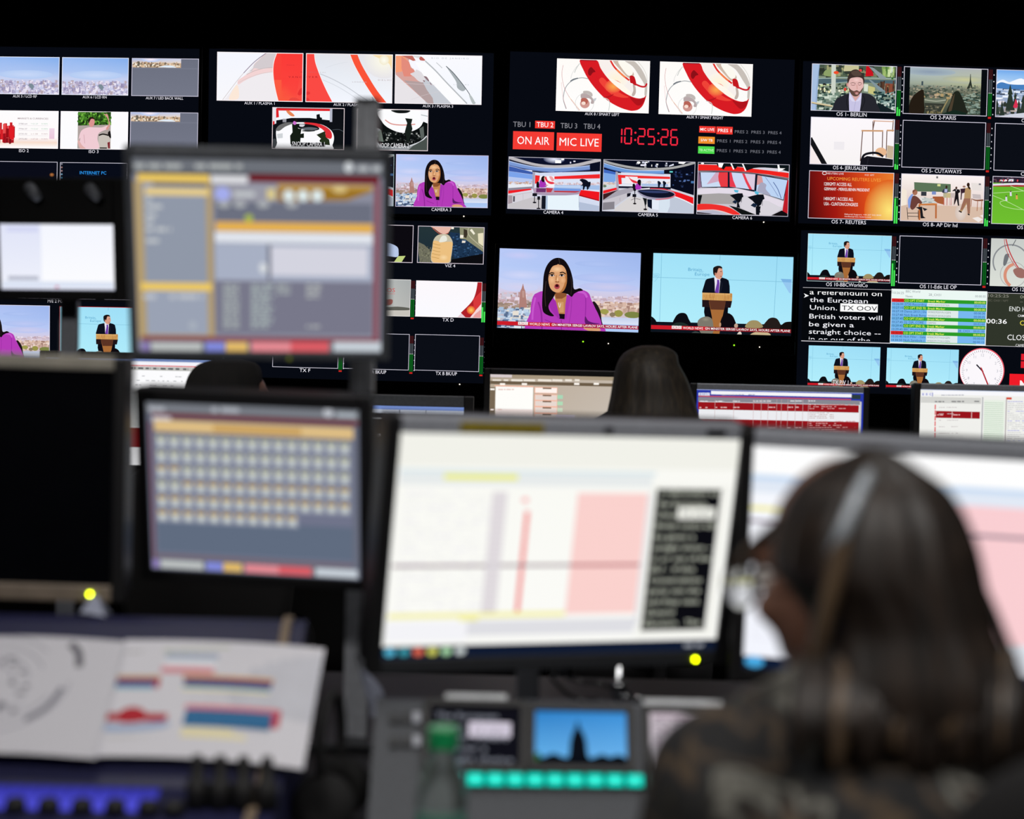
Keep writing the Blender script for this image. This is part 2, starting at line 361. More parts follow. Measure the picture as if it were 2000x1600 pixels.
def camera4(a):
    a.fr((90, 62), (1935, 108), (65, 1100))
    a.fill('e4e8f8', 'd8dcf0'); a.p('0c1028', '80,50 1950,90 1950,420 80,300'); a.e('e8ecff', 1000, 110, 220, 90, '182450'); a.r('ffffff', 1020, 130, 1140, 190); a.e('ffffff', 1170, 110, 30, 24); a.r('f0f0ff', 1385, 140, 1425, 165); a.r('e0e0f8', 1315, 160, 1340, 195)
    a.l('bcb8bc', 60, '90,80 300,140 620,225 1000,262 1400,235 1700,170 1930,120'); a.l('6c6870', 10, '90,112 400,200 700,262 1000,296 1400,266 1720,205')
    a.l('7c9ad4', 70, '90,190 300,240 600,300 900,322 1200,316 1500,296 1715,272'); a.l('b4c8f0', 16, '90,150 300,205 600,266 900,288 1200,284 1500,262 1715,235'); a.l('4c64a8', 14, '90,232 400,300 800,358 1100,364 1715,318')
    a.p('0a0e20', '1722,215 1930,150 1930,350 1722,370'); a.l('141a34', 26, '560,350 900,386 1300,380 1722,345')
    a.p('3c5cac', '90,240 575,370 575,420 90,350'); a.l('c0d0f4', 8, '90,244 575,368'); a.p('7ca4ec', '80,350 570,425 570,560 80,540'); a.p('b8c8f0', '80,460 570,510 570,590 80,560'); a.n(85, 560, 570, 610, 60, 'd8b098 c89c88 e0c4b4 b8988c', 14, 40, 8, 20, 2)
    a.p('e8ecf4', '80,615 570,610 570,660 80,690'); a.p('8c8898', '80,690 570,655 570,700 80,745'); a.p('f01c24', '80,740 520,698 560,722 80,802'); a.p('d8d4dc', '80,802 560,745 570,880 80,1000'); a.p('a898a0', '78,830 165,835 165,985 75,1010'); a.l('a8a0ac', 5, '165,835 570,765'); a.l('a8a0ac', 4, '380,795 380,925'); a.r('504c58', 180, 850, 215, 960)
    a.p('c8c4c8', '70,1015 570,870 850,880 840,1100 65,1100'); a.p('a8a4b8', '570,370 620,375 600,700 560,700')
    a.p('d4dcf4', '620,385 1920,350 1920,430 620,440'); a.p('f02828', '620,430 715,440 700,540 640,600 615,600'); a.p('f8f4f8', '720,445 1005,455 1005,665 720,660'); a.s('e83848', '840,455 880,540 990,570 1000,600 920,605 840,550 815,480'); a.s('f0a4a8', '900,460 960,460 1000,530 960,550')
    a.p('f0282c', '1005,455 1920,405 1920,490 1005,508'); a.p('dce4f6', '1005,508 1920,492 1920,600 1005,600'); a.n(1010, 580, 1920, 625, 90, 'e0ccd0 d0b8c0 ecdce4 c8b0b8', 14, 44, 10, 40, 4); a.p('a4c0e8', '1005,625 1920,628 1920,720 1005,690'); a.p('c0d4f4', '1005,640 1530,640 1530,680 1005,670')
    a.s('120c14', '650,580 690,560 705,640 700,680 650,680'); a.s('a834b8', '720,530 790,520 830,580 850,640 830,670 710,672 705,600'); a.s('140c10', '740,530 750,470 790,445 815,465 810,520 800,560 780,570'); a.e('d09c80', 806, 495, 12, 26); a.l('d0a080', 14, '820,640 880,625')
    a.p('b8a0b8', '570,700 640,680 1540,700 1545,770 1480,810 1100,836 870,820 600,790'); a.p('6c3468', '645,690 840,690 830,770 640,770'); a.p('c03848', '840,680 980,690 940,770 850,770'); a.p('7098e0', '1000,685 1540,705 1540,745 1000,735'); a.p('c03038', '1000,740 1530,745 1480,775 1000,765'); a.l('a898b0', 40, '590,790 850,812 1150,815 1450,790 1540,760')
    a.p('f01820', '1540,720 1910,760 1905,925 1500,815'); a.p('a81018', '1500,815 1905,925 1905,945 1500,840'); a.p('d4dcf0', '1500,850 1905,965 1900,1150 1500,1080'); a.p('b4c0d8', '1500,960 1905,1040 1905,1150 1500,1150')
    a.p('e8f4fc', '860,832 1500,830 1500,1150 840,1110'); a.r('141824', 750, 840, 835, 1105); a.p('b0c4dc', '835,840 872,840 870,1110 830,1110'); a.l('98a8b8', 7, '1500,830 1500,1070')
    a.l('14141c', 16, '610,830 606,970'); a.e('14141c', 610, 975, 38, 16); a.r('14141c', 568, 790, 660, 850); a.l('14141c', 16, '690,860 690,1090'); a.e('101018', 690, 1095, 42, 16); a.r('14141c', 665, 850, 720, 920)
    a.s('0c1020', '1510,525 1560,500 1640,520 1690,560 1730,560 1725,640 1700,660 1690,700 1660,720 1650,660 1620,660 1600,715 1575,715 1575,640 1530,640 1570,600 1550,560'); a.l('0c1020', 8, '1710,600 1712,680')
    return a

def camera5(a):
    a.fr((88, 65), (1925, 118), (62, 1100))
    a.fill('c8c8d4', 'd4d8e4'); a.p('080c1c', '80,60 1950,110 1950,800 1430,640 1430,360 80,330')
    a.n(750, 100, 1380, 230, 14, 'ffffff e8ecff c0c8e8', 14, 50, 12, 40, 5); a.p('f0f0ff', '830,165 910,165 910,120 935,120 935,198 830,198'); a.p('e8ecff', '1400,190 1490,155 1495,185 1400,210'); a.p('ffffff', '1590,120 1740,122 1690,160 1590,150'); a.e('ffffff', 790, 130, 36, 22)
    a.l('a8a8a8', 46, '90,100 300,160 620,225 1000,262 1400,245 1700,190 1920,130'); a.l('6c9ad8', 70, '95,180 300,240 600,305 900,325 1300,325'); a.l('c4d4f4', 14, '95,142 300,205 600,270 900,290 1300,290'); a.l('4058a0', 14, '95,222 300,285 600,345 900,358 1300,355')
    a.p('4068c0', '85,260 330,320 330,380 85,330'); a.p('7ca8e8', '85,330 330,370 330,540 85,520'); a.n(85, 520, 330, 580, 40, 'd8b8a8 c8a898 e8d8d0', 14, 40, 8, 24, 2); a.p('d4dce0', '85,575 330,570 330,620 85,650'); a.e('6c8068', 110, 600, 40, 26)
    a.p('a8a4b8', '330,310 375,318 395,690 350,690'); a.p('f01c24', '80,690 345,630 360,670 80,755'); a.p('3c1c20', '80,760 360,680 440,700 80,890')
    a.p('dce0f0', '440,325 1425,370 1425,420 440,390'); a.p('f02c2c', '375,375 1420,415 1420,460 445,435 455,560 395,565'); a.p('e8ecf8', '455,440 1420,460 1420,625 400,615 400,570 455,560'); a.p('f4ecf0', '525,405 770,415 770,545 525,545'); a.s('e83848', '585,405 640,460 760,510 760,545 680,530 620,470'); a.l('b8b0b8', 5, '455,555 1400,600'); a.n(850, 500, 1400, 550, 40, 'e0d0c8 d8c8c4 f0e8e8', 14, 44, 8, 24, 4); a.p('a8c0e4', '850,550 1380,560 1380,610 850,600')
    a.p('181c30', '390,600 1430,620 1440,670 390,640'); a.p('a8a4b0', '360,690 640,630 760,660 560,760 100,890 80,880'); a.p('c8c4cc', '80,890 560,740 640,780 320,1000 310,910 78,930'); a.p('88848c', '78,930 310,910 310,1060 70,1080'); a.l('98909c', 6, '420,830 420,900'); a.p('d8d4d4', '320,1040 640,800 1000,860 980,1140 300,1120')
    a.p('f01820', '1030,640 1300,650 1600,730 1890,830 1890,960 1700,870 1400,780 1030,700'); a.p('c0c8d8', '1480,800 1890,980 1885,1150 1200,1150 1300,900'); a.l('f0f0f8', 18, '1500,805 1700,880 1890,980')
    a.p('9c98b0', catmull(P_('760,700 900,660 1200,660 1440,700 1525,760 1480,830 1300,876 1100,870 900,820'))); a.s('101428', '780,700 930,672 1200,676 1420,715 1510,765 1450,815 1200,835 950,800'); a.s('34406c', '800,700 960,690 1250,700 1400,730 1200,740 950,730'); a.l('d07484', 26, '1130,870 1350,850 1490,810 1525,765')
    a.s('141018', '670,570 710,555 735,620 740,690 690,690'); a.s('a834b8', '735,570 790,545 835,590 850,640 820,665 735,665'); a.s('140c10', '765,530 780,480 815,470 840,500 830,590 800,580'); a.p('ece8f0', '830,650 1020,635 1010,660 850,668')
    a.r('12141c', 670, 760, 745, 820); a.l('14141c', 16, '715,700 715,945'); a.e('100c10', 715, 950, 34, 16); a.l('24242c', 8, '640,880 720,850 830,870'); a.p('14181c', '870,830 960,850 950,960 920,1000 900,900'); a.l('14141c', 14, '930,960 930,1060'); a.e('100c10', 928, 1065, 38, 18)
    a.p('0c1428', '965,860 1060,870 1060,1060 975,1010'); a.p('e4ecf8', '1060,875 1200,880 1195,1080 1060,1055'); a.p('d8e4f0', '1200,880 1420,860 1420,1000 1360,1150 1190,1150'); a.p('141420', '560,750 640,735 620,800 560,820')
    for x in (1200, 1305): a.s('0c1428', [(x - 30, 510), (x, 500), (x + 40, 540), (x + 20, 580), (x + 8, 640), (x - 18, 630), (x - 22, 570)])
    a.r('60c8c8', 1410, 300, 1475, 330); a.n(1480, 280, 1880, 640, 24, '20305c 304878 5470a8 18203c', 20, 60, 16, 40, 7); a.r('4878b0', 1840, 500, 1900, 545)
    return a

def camera6(a):
    a.fr((85, 15), (1915, 75), (55, 1050))
    a.fill('d8d4e0', 'c8c4cc'); a.p('f02420', '80,60 600,80 1900,240 1905,340 1500,270 1000,210 80,185'); a.p('0c1418', '80,10 1920,70 1920,220 1760,180 1680,150 1420,130 1300,130 1200,140 1060,190 1000,120 870,110 830,165 780,110 640,110 600,170 480,100 460,60 80,55')
    a.p('ffffff', '485,30 600,35 560,130 500,120'); a.l('ffffff', 26, '745,45 800,165'); a.l('ffffff', 26, '975,50 1040,195'); a.p('ffffff', '1670,70 1705,70 1720,145 1830,150 1690,220'); a.e('ffffff', 175, 45, 30, 20)
    a.l('6c6068', 26, '95,195 500,200 1000,225 1500,290 1900,355'); a.p('8c6c88', '85,210 120,210 160,520 80,540'); a.p('10182c', '115,215 440,210 700,215 1260,260 1890,370 1800,790 1350,640 850,535 160,525')
    a.p('ccdcf4', '135,222 680,222 680,505 165,512'); a.p('e83c44', '505,222 680,222 680,510 540,508 500,400 490,300'); a.p('d0a8c0', '440,222 505,222 490,300 500,400 260,460'); a.p('c8d8f4', '440,222 300,370 150,400 135,222')
    a.p('ccd8f4', '715,222 1232,265 1210,575 720,508'); a.p('e83c50', '715,222 755,226 790,380 850,522 720,508'); a.p('e84050', '965,245 1015,248 1080,400 1170,570 1110,562 1040,430'); a.p('dccce0', '1020,250 1232,268 1210,570 1170,568 1080,400')
    a.p('bcd4f4', '1275,282 1870,385 1790,770 1250,605'); a.p('d89898', '1275,282 1360,300 1390,440 1260,480'); a.s('a8a8c0', '1340,430 1450,470 1440,560 1540,690 1330,620 1270,590'); a.l('7c90c0', 10, '1430,320 1560,500 1690,705'); a.l('5068a0', 14, '1590,420 1680,560 1750,745')
    a.p('e4dce8', '80,560 500,525 860,545 1300,640 1800,810 1770,930 1300,760 900,650 500,635 80,655'); a.p('a8a4a4', '80,660 500,640 900,660 900,860 500,850 80,850'); a.p('0c1014', '80,670 170,672 130,850 80,845'); a.p('d8d4dc', '980,690 1500,800 1770,940 1550,1080 1200,1060 940,920')
    a.p('c01c28', '1870,380 1905,385 1890,1050 1770,1020'); a.p('100c10', '1550,1085 1760,985 1890,1060 1890,1110')
    a.p('f0302c', catmull(P_('65,860 300,848 560,880 750,940 930,1060 780,1065 600,1000 380,960 65,970'), True)); a.l('f4d0d0', 10, '65,975 380,968 600,1010 780,1068'); a.p('101414', '700,880 900,930 1250,1070 960,1065'); a.p('b8b8cc', '65,1000 380,970 700,1060 65,1060'); a.p('241c20', '65,1010 380,1040 300,1050 65,1045')
    a.p('58b8d8', '800,568 900,580 880,630 820,615'); a.p('58b8d8', '1215,590 1305,620 1290,675 1225,650')
    for x, y, k in ((860, 640, 1.0), (1250, 665, 1.25)):
        f = lambda q: [(x + (u - 860) * k, y + (v - 640) * k) for u, v in P_(q)]
        a.p('0c1018', f('720,680 880,640 975,640 995,710 960,730 940,800 900,830 930,930 860,920 870,820 800,740')); a.p('14243c', f('770,815 815,775 880,800 840,850')); a.l('0c1018', 8, f('960,720 958,820'))
    a.p('0c1018', '1240,900 1340,900 1310,1075 1245,1070')
    return a

def berlin(a):
    a.fr((120, 45), (1900, 100), (97, 1060))
    a.fill('8c9880', '708478'); a.r('485848', 250, 60, 1900, 340); a.n(260, 70, 1880, 320, 60, '343c34 586850 2c342c 7c8868 a0a074 485c4c', 50, 160, 30, 110, 3); a.p('c8c498', '800,80 1100,90 1100,200 780,210'); a.s('8ca068', '370,300 400,190 520,180 640,250 620,330')
    a.p('4c646c', '255,370 860,380 1880,400 1880,480 860,440 240,500'); a.l('a8c0bc', 14, '255,370 860,345 1880,365'); a.l('94b0b0', 12, '240,500 860,440'); a.n(220, 490, 900, 680, 90, 'e8e4b4 c8d8a0 202c28 304434 485c48 f0f0d8 201c18', 20, 60, 20, 50, 4); a.p('d8e0d0', '1210,480 1300,490 1290,650 1210,640'); a.p('c8c480', '1300,520 1440,560 1440,720 1300,680'); a.p('8c4c38', '1660,470 1850,480 1840,720 1640,690'); a.n(1500, 460, 1850, 640, 20, '5c3c2c 403028 a89060', 20, 50, 80, 150, 5)
    a.p('80a058', '1580,110 1850,115 1850,330 1600,340'); a.n(1600, 120, 1850, 320, 12, 'e0f0b8 386c30 c0d888 f0f8f0', 24, 60, 80, 180, 6)
    a.p('c81420', '1255,95 1310,100 1400,240 1410,310 1240,320'); a.p('8c989c', '1310,110 1400,130 1670,340 1660,380 1560,380'); a.p('80949c', '1300,380 1360,400 1660,640 1650,720 1500,600'); a.p('ccd4c8', '525,65 620,70 615,780 525,780'); a.e('f0502c', 625, 240, 54, 34); a.e('e04848', 1135, 190, 30, 30); a.e('d84030', 815, 600, 28, 36)
    a.n(210, 690, 900, 1050, 110, '9cb0a0 708878 b8c8b8 344c44 506c60 203430 d0dccc', 40, 110, 20, 70, 7); a.n(1440, 660, 1880, 1080, 110, '6c8c88 a8c0b8 203c3c 345454 d0dcd4 14282c', 30, 90, 20, 60, 8); a.p('142024', '1500,880 1870,1080 1870,1100 1480,1100')
    a.p(('a8c0e0'), '100,40 275,50 215,1065 90,1060'); a.l('88a4c8', 14, '275,50 220,640 205,1060'); a.l('d8c8a0', 34, '110,885 555,965'); a.l('5c5038', 10, '110,905 555,985')
    a.s('26262e', '900,690 760,740 640,810 590,900 560,1000 550,1140 1490,1150 1480,900 1440,790 1330,710 1180,680'); a.l('18181e', 14, '870,720 850,900 905,1070'); a.l('18181e', 14, '1180,720 1230,850 1140,1080')
    a.p('c8c4e4', '905,660 1165,680 1150,900 1125,1090 905,1085 895,800'); a.p('d8a8a4', '940,700 1130,730 1030,860'); a.l('a8a4cc', 8, '1035,870 1000,1080'); a.p('dcd8f0', '905,670 950,760 1030,870 960,860 900,780'); a.p('dcd8f0', '1160,690 1110,790 1040,870 1110,850 1150,800')
    a.s('e4b8b4', '900,360 870,460 880,560 915,650 980,730 1060,745 1120,700 1180,600 1205,480 1190,360 1050,320'); a.s('5c463c', '880,540 915,660 980,740 1060,752 1120,706 1175,620 1195,560 1160,600 1120,650 1060,620 1000,640 940,610 900,570'); a.e('dca4a4', 1060, 690, 40, 30, '9c6c64'); a.l('a85c5c', 10, '1000,668 1060,655 1110,668'); a.e('d0968c', 862, 500, 20, 40)
    a.s('3c2e2a', '870,480 860,380 900,260 960,190 1050,170 1130,220 1190,300 1220,400 1200,500 1180,380 1100,340 1000,345 920,370 890,440'); a.s('54443c', '940,230 1050,190 1130,240 1150,300 1000,310'); a.l('7c4c4c', 9, '935,500 980,515 1030,500'); a.l('7c4c4c', 9, '1085,498 1120,512 1160,490'); a.l('5c4038', 10, '925,470 980,458 1035,475'); a.l('5c4038', 10, '1080,470 1120,455 1165,470'); a.l('d09890', 14, '1060,500 1068,600'); a.e('f4d0cc', 1050, 400, 70, 40, 'e8bcb8')
    return a.edge()

def paris(a):
    a.fr((92, 42), (1435, 85), (70, 800))
    a.g(-10, 1500, [(0, '98acc0', 'b0b0b8'), (180, 'a8b8bc', 'b8bca8'), (330, '98a498', 'b4b890'), (420, '60685c', '707460'), (840, '2c3830', '404c40')])
    a.e('c8c898', 1080, 255, 380, 60, 'acb4a4'); a.e('8c9cb0', 500, 130, 420, 60, 'a4b4bc'); a.n(170, 350, 1320, 560, 260, '5c685c 788070 404c44 8c8c78 a8a088 485448 98907c', 14, 50, 8, 26, 3)
    a.n(950, 480, 1310, 800, 110, '3c5048 607468 28382f 84988c 98a898', 24, 80, 10, 34, 4); a.n(180, 480, 900, 560, 60, 'b0986c 80786c 3c483c c0a888', 30, 70, 20, 50, 5)
    a.s('241c14', '170,800 200,580 300,460 400,420 410,600 400,800'); a.s('20241c', '780,800 830,620 880,470 960,440 1030,560 1080,700 1090,800'); a.s('4c4030', '800,760 860,560 900,480 880,620 840,780'); a.p('14281f', '700,800 900,740 1090,790 1090,830 690,830')
    a.p('6c7464', '415,545 770,555 740,640 420,625'); a.l('b8bca8', 12, '420,575 600,600 760,580'); a.p('383c34', '420,625 735,640 690,800 440,795'); a.n(440, 650, 700, 800, 40, '6c6858 8c8468 2c302c 545448', 20, 60, 8, 20, 6); a.p('9c8c60', '780,580 830,520 740,690 690,800 680,760'); a.n(440, 770, 700, 800, 20, 'a89c70 605838', 8, 12, 30, 40, 7)
    a.r('3c4c54', 368, 280, 396, 345)
    a.p('2c342c', '1148,165 1156,165 1158,250 1168,310 1186,400 1172,400 1150,350 1130,400 1088,405 1126,330 1140,280'); a.l('2c342c', 10, '1120,330 1172,330')
    a.r('080c10', 60, 30, 178, 860); a.r('080c10', 1318, 30, 1500, 900)
    return a.edge()

def alps(a):
    a.fr((1562, 85), (2905, 128), (1540, 845))
    a.g(1500, 3000, [(60, '5c9ce8', '4c90e0'), (220, '98c4f4', '88bcf4'), (320, 'c0d8f4', '90bcec'), (420, 'a0b8dc', '88a4cc'), (860, '8c90a0', '888c9c')])
    a.s('f4f8ff', '1560,300 1660,250 1760,290 1820,270 1960,230 2100,300 2300,260 2500,320 2500,400 1560,400'); a.s('4880c0', '1560,330 1640,290 1760,320 1900,330 2100,330 2400,350 2400,420 1560,390'); a.n(1560, 400, 2900, 620, 140, 'e8f0fc c8d4e8 606c88 a8b4cc 404c60 f4f8ff', 30, 110, 12, 40, 2)
    a.n(1560, 600, 2900, 840, 120, 'c8b8b0 e8e4ec 485048 303830 a8a0a0', 30, 90, 20, 60, 3)
    for x, y, h in ((1780, 320, 420), (1650, 580, 240), (1570, 560, 250), (1860, 440, 240), (1920, 560, 250), (1990, 480, 330), (2100, 400, 400), (2300, 430, 380)): a.p('2c3830', [(x, y), (x + h * .1, y + h * .4), (x + h * .06, y + h * .4), (x + h * .18, y + h), (x - h * .18, y + h), (x - h * .06, y + h * .4), (x - h * .1, y + h * .4)])
    a.s('d83454', '1870,560 1900,640 1890,700 1830,690 1850,620'); a.p('d0d4e0', '1560,840 1800,800 2200,760 2900,760 2900,900 1540,860')
    return a.edge()

def jerusalem(a):
    a.fr((150, 570), (882, 592), (137, 987)); a.fill('fdf8fc', 'f8f4f4'); a.p('f8ecec', '140,780 260,990 100,1000'); a.l('141418', 42, '140,760 275,1000', False); a.r('f0ecf0', 350, 790, 440, 860)
    for q in ('600,690 580,960', '690,610 690,910', '705,600 688,690', '775,690 770,920', '812,690 805,930', '868,600 860,700'): a.l('6c5048', 8, q)
    a.l('d0a078', 14, '590,692 780,694'); a.l('d0a078', 14, '810,690 880,690'); a.l('d8a88c', 8, '690,605 870,612'); a.e('e8b890', 760, 880, 50, 40); a.p('c8b498', '815,820 870,830 865,940 810,930')
    a.p('14141c', '585,940 640,915 800,935 870,945 870,1010 575,1010'); a.l('14141c', 20, '590,960 610,910 660,890 730,890 780,920'); a.l('24242e', 5, '650,930 640,990')
    return a.edge()

def reuters(a):
    a.U(); a.fill('8c1c18', 'e88438', 'fca428', '40100c'); a.g(0, 1000, [(0, '681414', 'd87030'), (250, '6c100c', 'f07828'), (562, '3c0c10', 'f89020')]); a.r(('681010', 'a81c14', 'a01810', '3c0c0c'), 0, 0, 330, 562); a.r(('a81c14', 'dc4c1c', 'd04018', 'a01810'), 330, 0, 660, 562); a.r(('dc4c1c', 'e88030', 'f08020', 'd04018'), 660, 0, 1000, 562)
    a.e('ffe878', 960, 440, 300, 360, 'e0601f', 30)
    a.ring('e8d8d8', 180, 28, 24, 18, 8); a.t('f0e0e0', 'REUTERS LIVE', 215, 40, 22, 190, 'l'); a.t('f8e8d8', '10.23  GMT', 655, 42, 18, 110, 'l')
    a.t('f8a040', 'UPCOMING REUTERS LIVES', 215, 108, 38, 630, 'l'); a.t('ffffff', '1200GMT/ ACCESS ALL', 180, 172, 38, 325, 'l'); a.t('ffffff', 'GERMANY - MERKEL/BENIN PRESIDENT', 182, 228, 34, 535, 'l')
    a.t('ffffff', '1400GMT / ACCESS ALL', 183, 345, 38, 345, 'l'); a.t('ffffff', 'USA - CLINTON/CONGRESS', 185, 405, 38, 400, 'l'); a.t('f8e8e0', 'Editorial Support: +44 207 542 0044', 432, 510, 16, 430, 'l'); a.t('f8e8e0', 'mediaexpress.reuters.com', 432, 535, 16, 310, 'l')
    return a.edge()

def classroom(a):
    a.fr((75, 68), (1385, 108), (55, 815)); a.fill('fcf4f0', 'fcf4f4', 'd8bcb0', 'd0b0a4'); a.p('d8bca8', '70,560 400,560 1370,600 1370,900 40,860'); a.e('e8dad2', 1010, 680, 90, 130, 'd4c0b4'); a.p('f4e8d8', '80,300 160,330 160,560 70,580')
    a.p('5c7458', '275,205 850,235 850,360 280,350'); a.r('d8dc98', 640, 235, 690, 270); a.r('6c6c70', 622, 112, 650, 145); a.p('a85c38', '570,430 750,430 750,560 560,510'); a.r('343840', 385, 355, 470, 420); a.r('7c90c8', 555, 350, 620, 400); a.p('e8e0dc', '1170,215 1330,225 1340,340 1190,330'); a.r('787880', 1290, 225, 1325, 250)
    for x, c in ((770, 'b8b494'), (820, 'c8b888'), (885, 'c8b8b4')): a.r(c, x - 36, 375, x + 30, 450); a.l('c05858', 7, [(x - 24, 450), (x - 28, 570)]); a.l('b89090', 7, [(x + 20, 450), (x + 20, 570)])
    a.s('343848', '725,330 770,300 810,330 800,370 720,370'); a.e('3c2820', 783, 280, 16, 24); a.p('b0b8dc', '755,310 800,315 795,365 750,365')
    a.p('181418', '910,310 990,320 1000,360 970,380 985,575 965,575 945,470 915,550 900,560 920,400 920,345 870,345'); a.e('503830', 938, 295, 16, 22); a.p('d8d4d8', '930,320 945,320 938,350')
    a.p('3c2430', '1000,310 1080,300 1070,370 1030,380 1020,480 1005,480 1010,380'); a.e('9c7868', 1060, 275, 24, 16)
    a.p('b89468', '1080,300 1140,280 1170,330 1165,460 1155,700 1120,700 1110,540 1040,650 1020,680 990,660 1060,520 1065,400'); a.e('342018', 1125, 245, 24, 32); a.s('2c2018', '1130,260 1160,300 1150,320 1120,290'); a.l('201818', 20, '980,655 1025,680'); a.l('201818', 20, '1120,705 1150,720'); a.p('9c6c58', '1060,460 1160,460 1155,700 1120,700 1100,520 1040,640 1000,640')
    a.s('8c5c48', '1170,460 1250,480 1360,475 1360,500 1240,500'); a.p('c8bcbc', '1190,390 1320,400 1330,470 1200,460')
    for q in ('1180,470 1170,590', '1275,500 1265,660', '1340,495 1330,640'): a.l('a86444', 10, q)
    a.p('d48850', '345,550 400,520 640,540 630,565'); a.p('c8ccc8', '370,500 430,440 560,470 640,530 400,545'); a.n(370, 450, 600, 530, 20, 'ffffff d8dce0 889898 e8e4e4', 30, 60, 8, 16, 4)
    for q in ('360,560 360,800', '620,560 620,775'): a.l('b86838', 26, q)
    a.l('c87840', 18, '345,560 635,560'); a.s('6c4038', '260,420 330,440 400,520 380,545 340,540 300,600 250,640 215,600 220,500'); a.s('84a0e0', '180,480 230,400 260,400 230,480 210,600 190,610'); a.e('a87058', 288, 365, 40, 46); a.s('7c5040', '250,340 290,320 320,345 290,340 262,370'); a.p('1c1c20', '300,600 400,590 420,740 460,770 380,775 370,640'); a.p('24242c', '400,600 490,630 440,660')
    for q in ('165,600 180,790', '340,650 345,780', '170,690 340,690', '180,740 340,745'): a.l('1c1c1c', 9, q)
    a.p('f0e8e4', '1190,770 1280,750 1360,790 1290,835'); a.p('f0e4e0', '1310,730 1365,715 1365,770')
    return a.edge()

def football(a):
    a.fr((1510, 112), (2820, 152), (1487, 857)); a.fill('64b02c', '70c030'); a.r('2c2030', 1480, 100, 2900, 235); a.n(1510, 120, 2820, 230, 120, '4c3448 18141c 6c4858 342c3c 84687c', 14, 40, 10, 20, 3); a.p('e8e4f0', '1510,235 1880,220 2820,240 2820,280 1880,255 1510,262'); a.p('a83838', '1510,262 1880,250 2820,280 2820,290 1510,276')
    a.r('e0e0e8', 1770, 160, 1840, 195); a.n(1620, 175, 1920, 190, 16, 'ffffff e04858 d8d8e8', 10, 24, 20, 28, 5)
    for q in ('1520,380 2000,345 2800,330', '1790,265 2000,345 2600,620', '1510,415 1720,500 2000,640 2400,820'): a.l('c8e8a8', 7, q, False)
    a.l('c8e8a8', 7, '1720,495 1640,510 1630,545 1700,590 1850,625 2000,635')
    for x, y, c in ((1795, 390, 'e0dce8'), (1725, 465, 'd8d8e4'), (1890, 440, 'e0a858')): a.p(c, [(x - 14, y - 30), (x + 12, y - 32), (x + 18, y + 34), (x - 14, y + 34)]); a.e('503830', x, y - 38, 10, 12)
    return a.edge()

def globe12(a):
    a.fr((1715, 153), (2425, 172), (1698, 570)); a.fill('c8ccc8', 'dce0d8'); a.ring('888c90', 1880, 360, 150, 150, 12, 150, 330); a.ring('b4b4b4', 1900, 470, 110, 110, 7); a.ring('d89078', 1920, 480, 90, 100, 26, 120, 260); a.s('707478', '1830,300 1865,290 1860,330 1835,390 1815,380'); a.l('c03038', 9, '1840,160 1870,270 1930,390 2000,470 2100,540'); a.l('b84448', 5, '1826,160 1840,250 1900,370 2000,490'); a.s('9c6c64', '1900,430 1960,410 2010,450 1990,500 1930,490'); a.l('686c70', 7, '1895,220 1925,165')
    return a

def aux1(a):
    a.fr((97, 62), (1875, 85), (78, 1072)); a.fill('f4f6ff', 'f8f8fc'); a.p('f0ecf0', catmull(P_('1150,85 900,260 700,500 500,720 250,1040 180,1075 1350,1080 1245,500 1320,85')))
    a.p('d4ccd0', catmull(P_('1110,85 960,220 860,320 830,400 760,470 900,430 1100,390 1240,380 1320,85'))); a.s('f4d4d4', '520,660 640,570 800,470 860,400 1000,420 1240,390 1240,470 1000,520 800,590 640,670 530,740'); a.s('fce8d8', '330,1020 500,740 540,1000 420,1060')
    a.l('98889c', 16, '1110,85 960,190 820,310 640,500'); a.l('c8b8b8', 12, '700,530 850,460 1040,405 1240,385'); a.l('d0c8c8', 8, '530,700 760,590 1000,510 1240,475'); a.l('ccc0c0', 10, '640,500 480,690 200,1060'); a.l('e4c8c8', 10, '1100,110 980,210 880,300 860,340')
    a.p(('fb3c38'), catmull(P_('1325,60 1270,230 1245,440 1260,660 1300,880 1350,1080'), False) + [(1900, 1100), (1900, 60)]); a.g(1400, 1900, [(60, 'fb3c38', 'fa3836'), (600, 'fb4a40', 'fb4a44'), (1090, 'fc7848', 'fb5048')]); a.p('fb5a40', '1270,640 1420,640 1420,1080 1350,1080 1290,840'); a.p('fa423a', catmull(P_('1325,85 1265,280 1250,440 1268,640'), False) + [(1420, 640), (1420, 85)])
    a.l('fff0f0', 14, '1325,85 1265,260 1245,440 1260,660 1300,880 1350,1080'); a.s('e83434', '1800,830 1840,810 1850,900 1800,960 1750,930'); a.s('ec4840', '1570,1060 1620,1010 1720,1010 1790,1050 1780,1085 1580,1085')
    a.t('b82028', 'V A N C', 1700, 597, 36, 270, 'c', True); a.t('d03034', 'P A R I S', 1610, 345, 22, 150, 'c', True); a.t('d03034', 'M', 1835, 487, 22, 30, 'c', True)
    return a.edge('fcf4f8', 8)
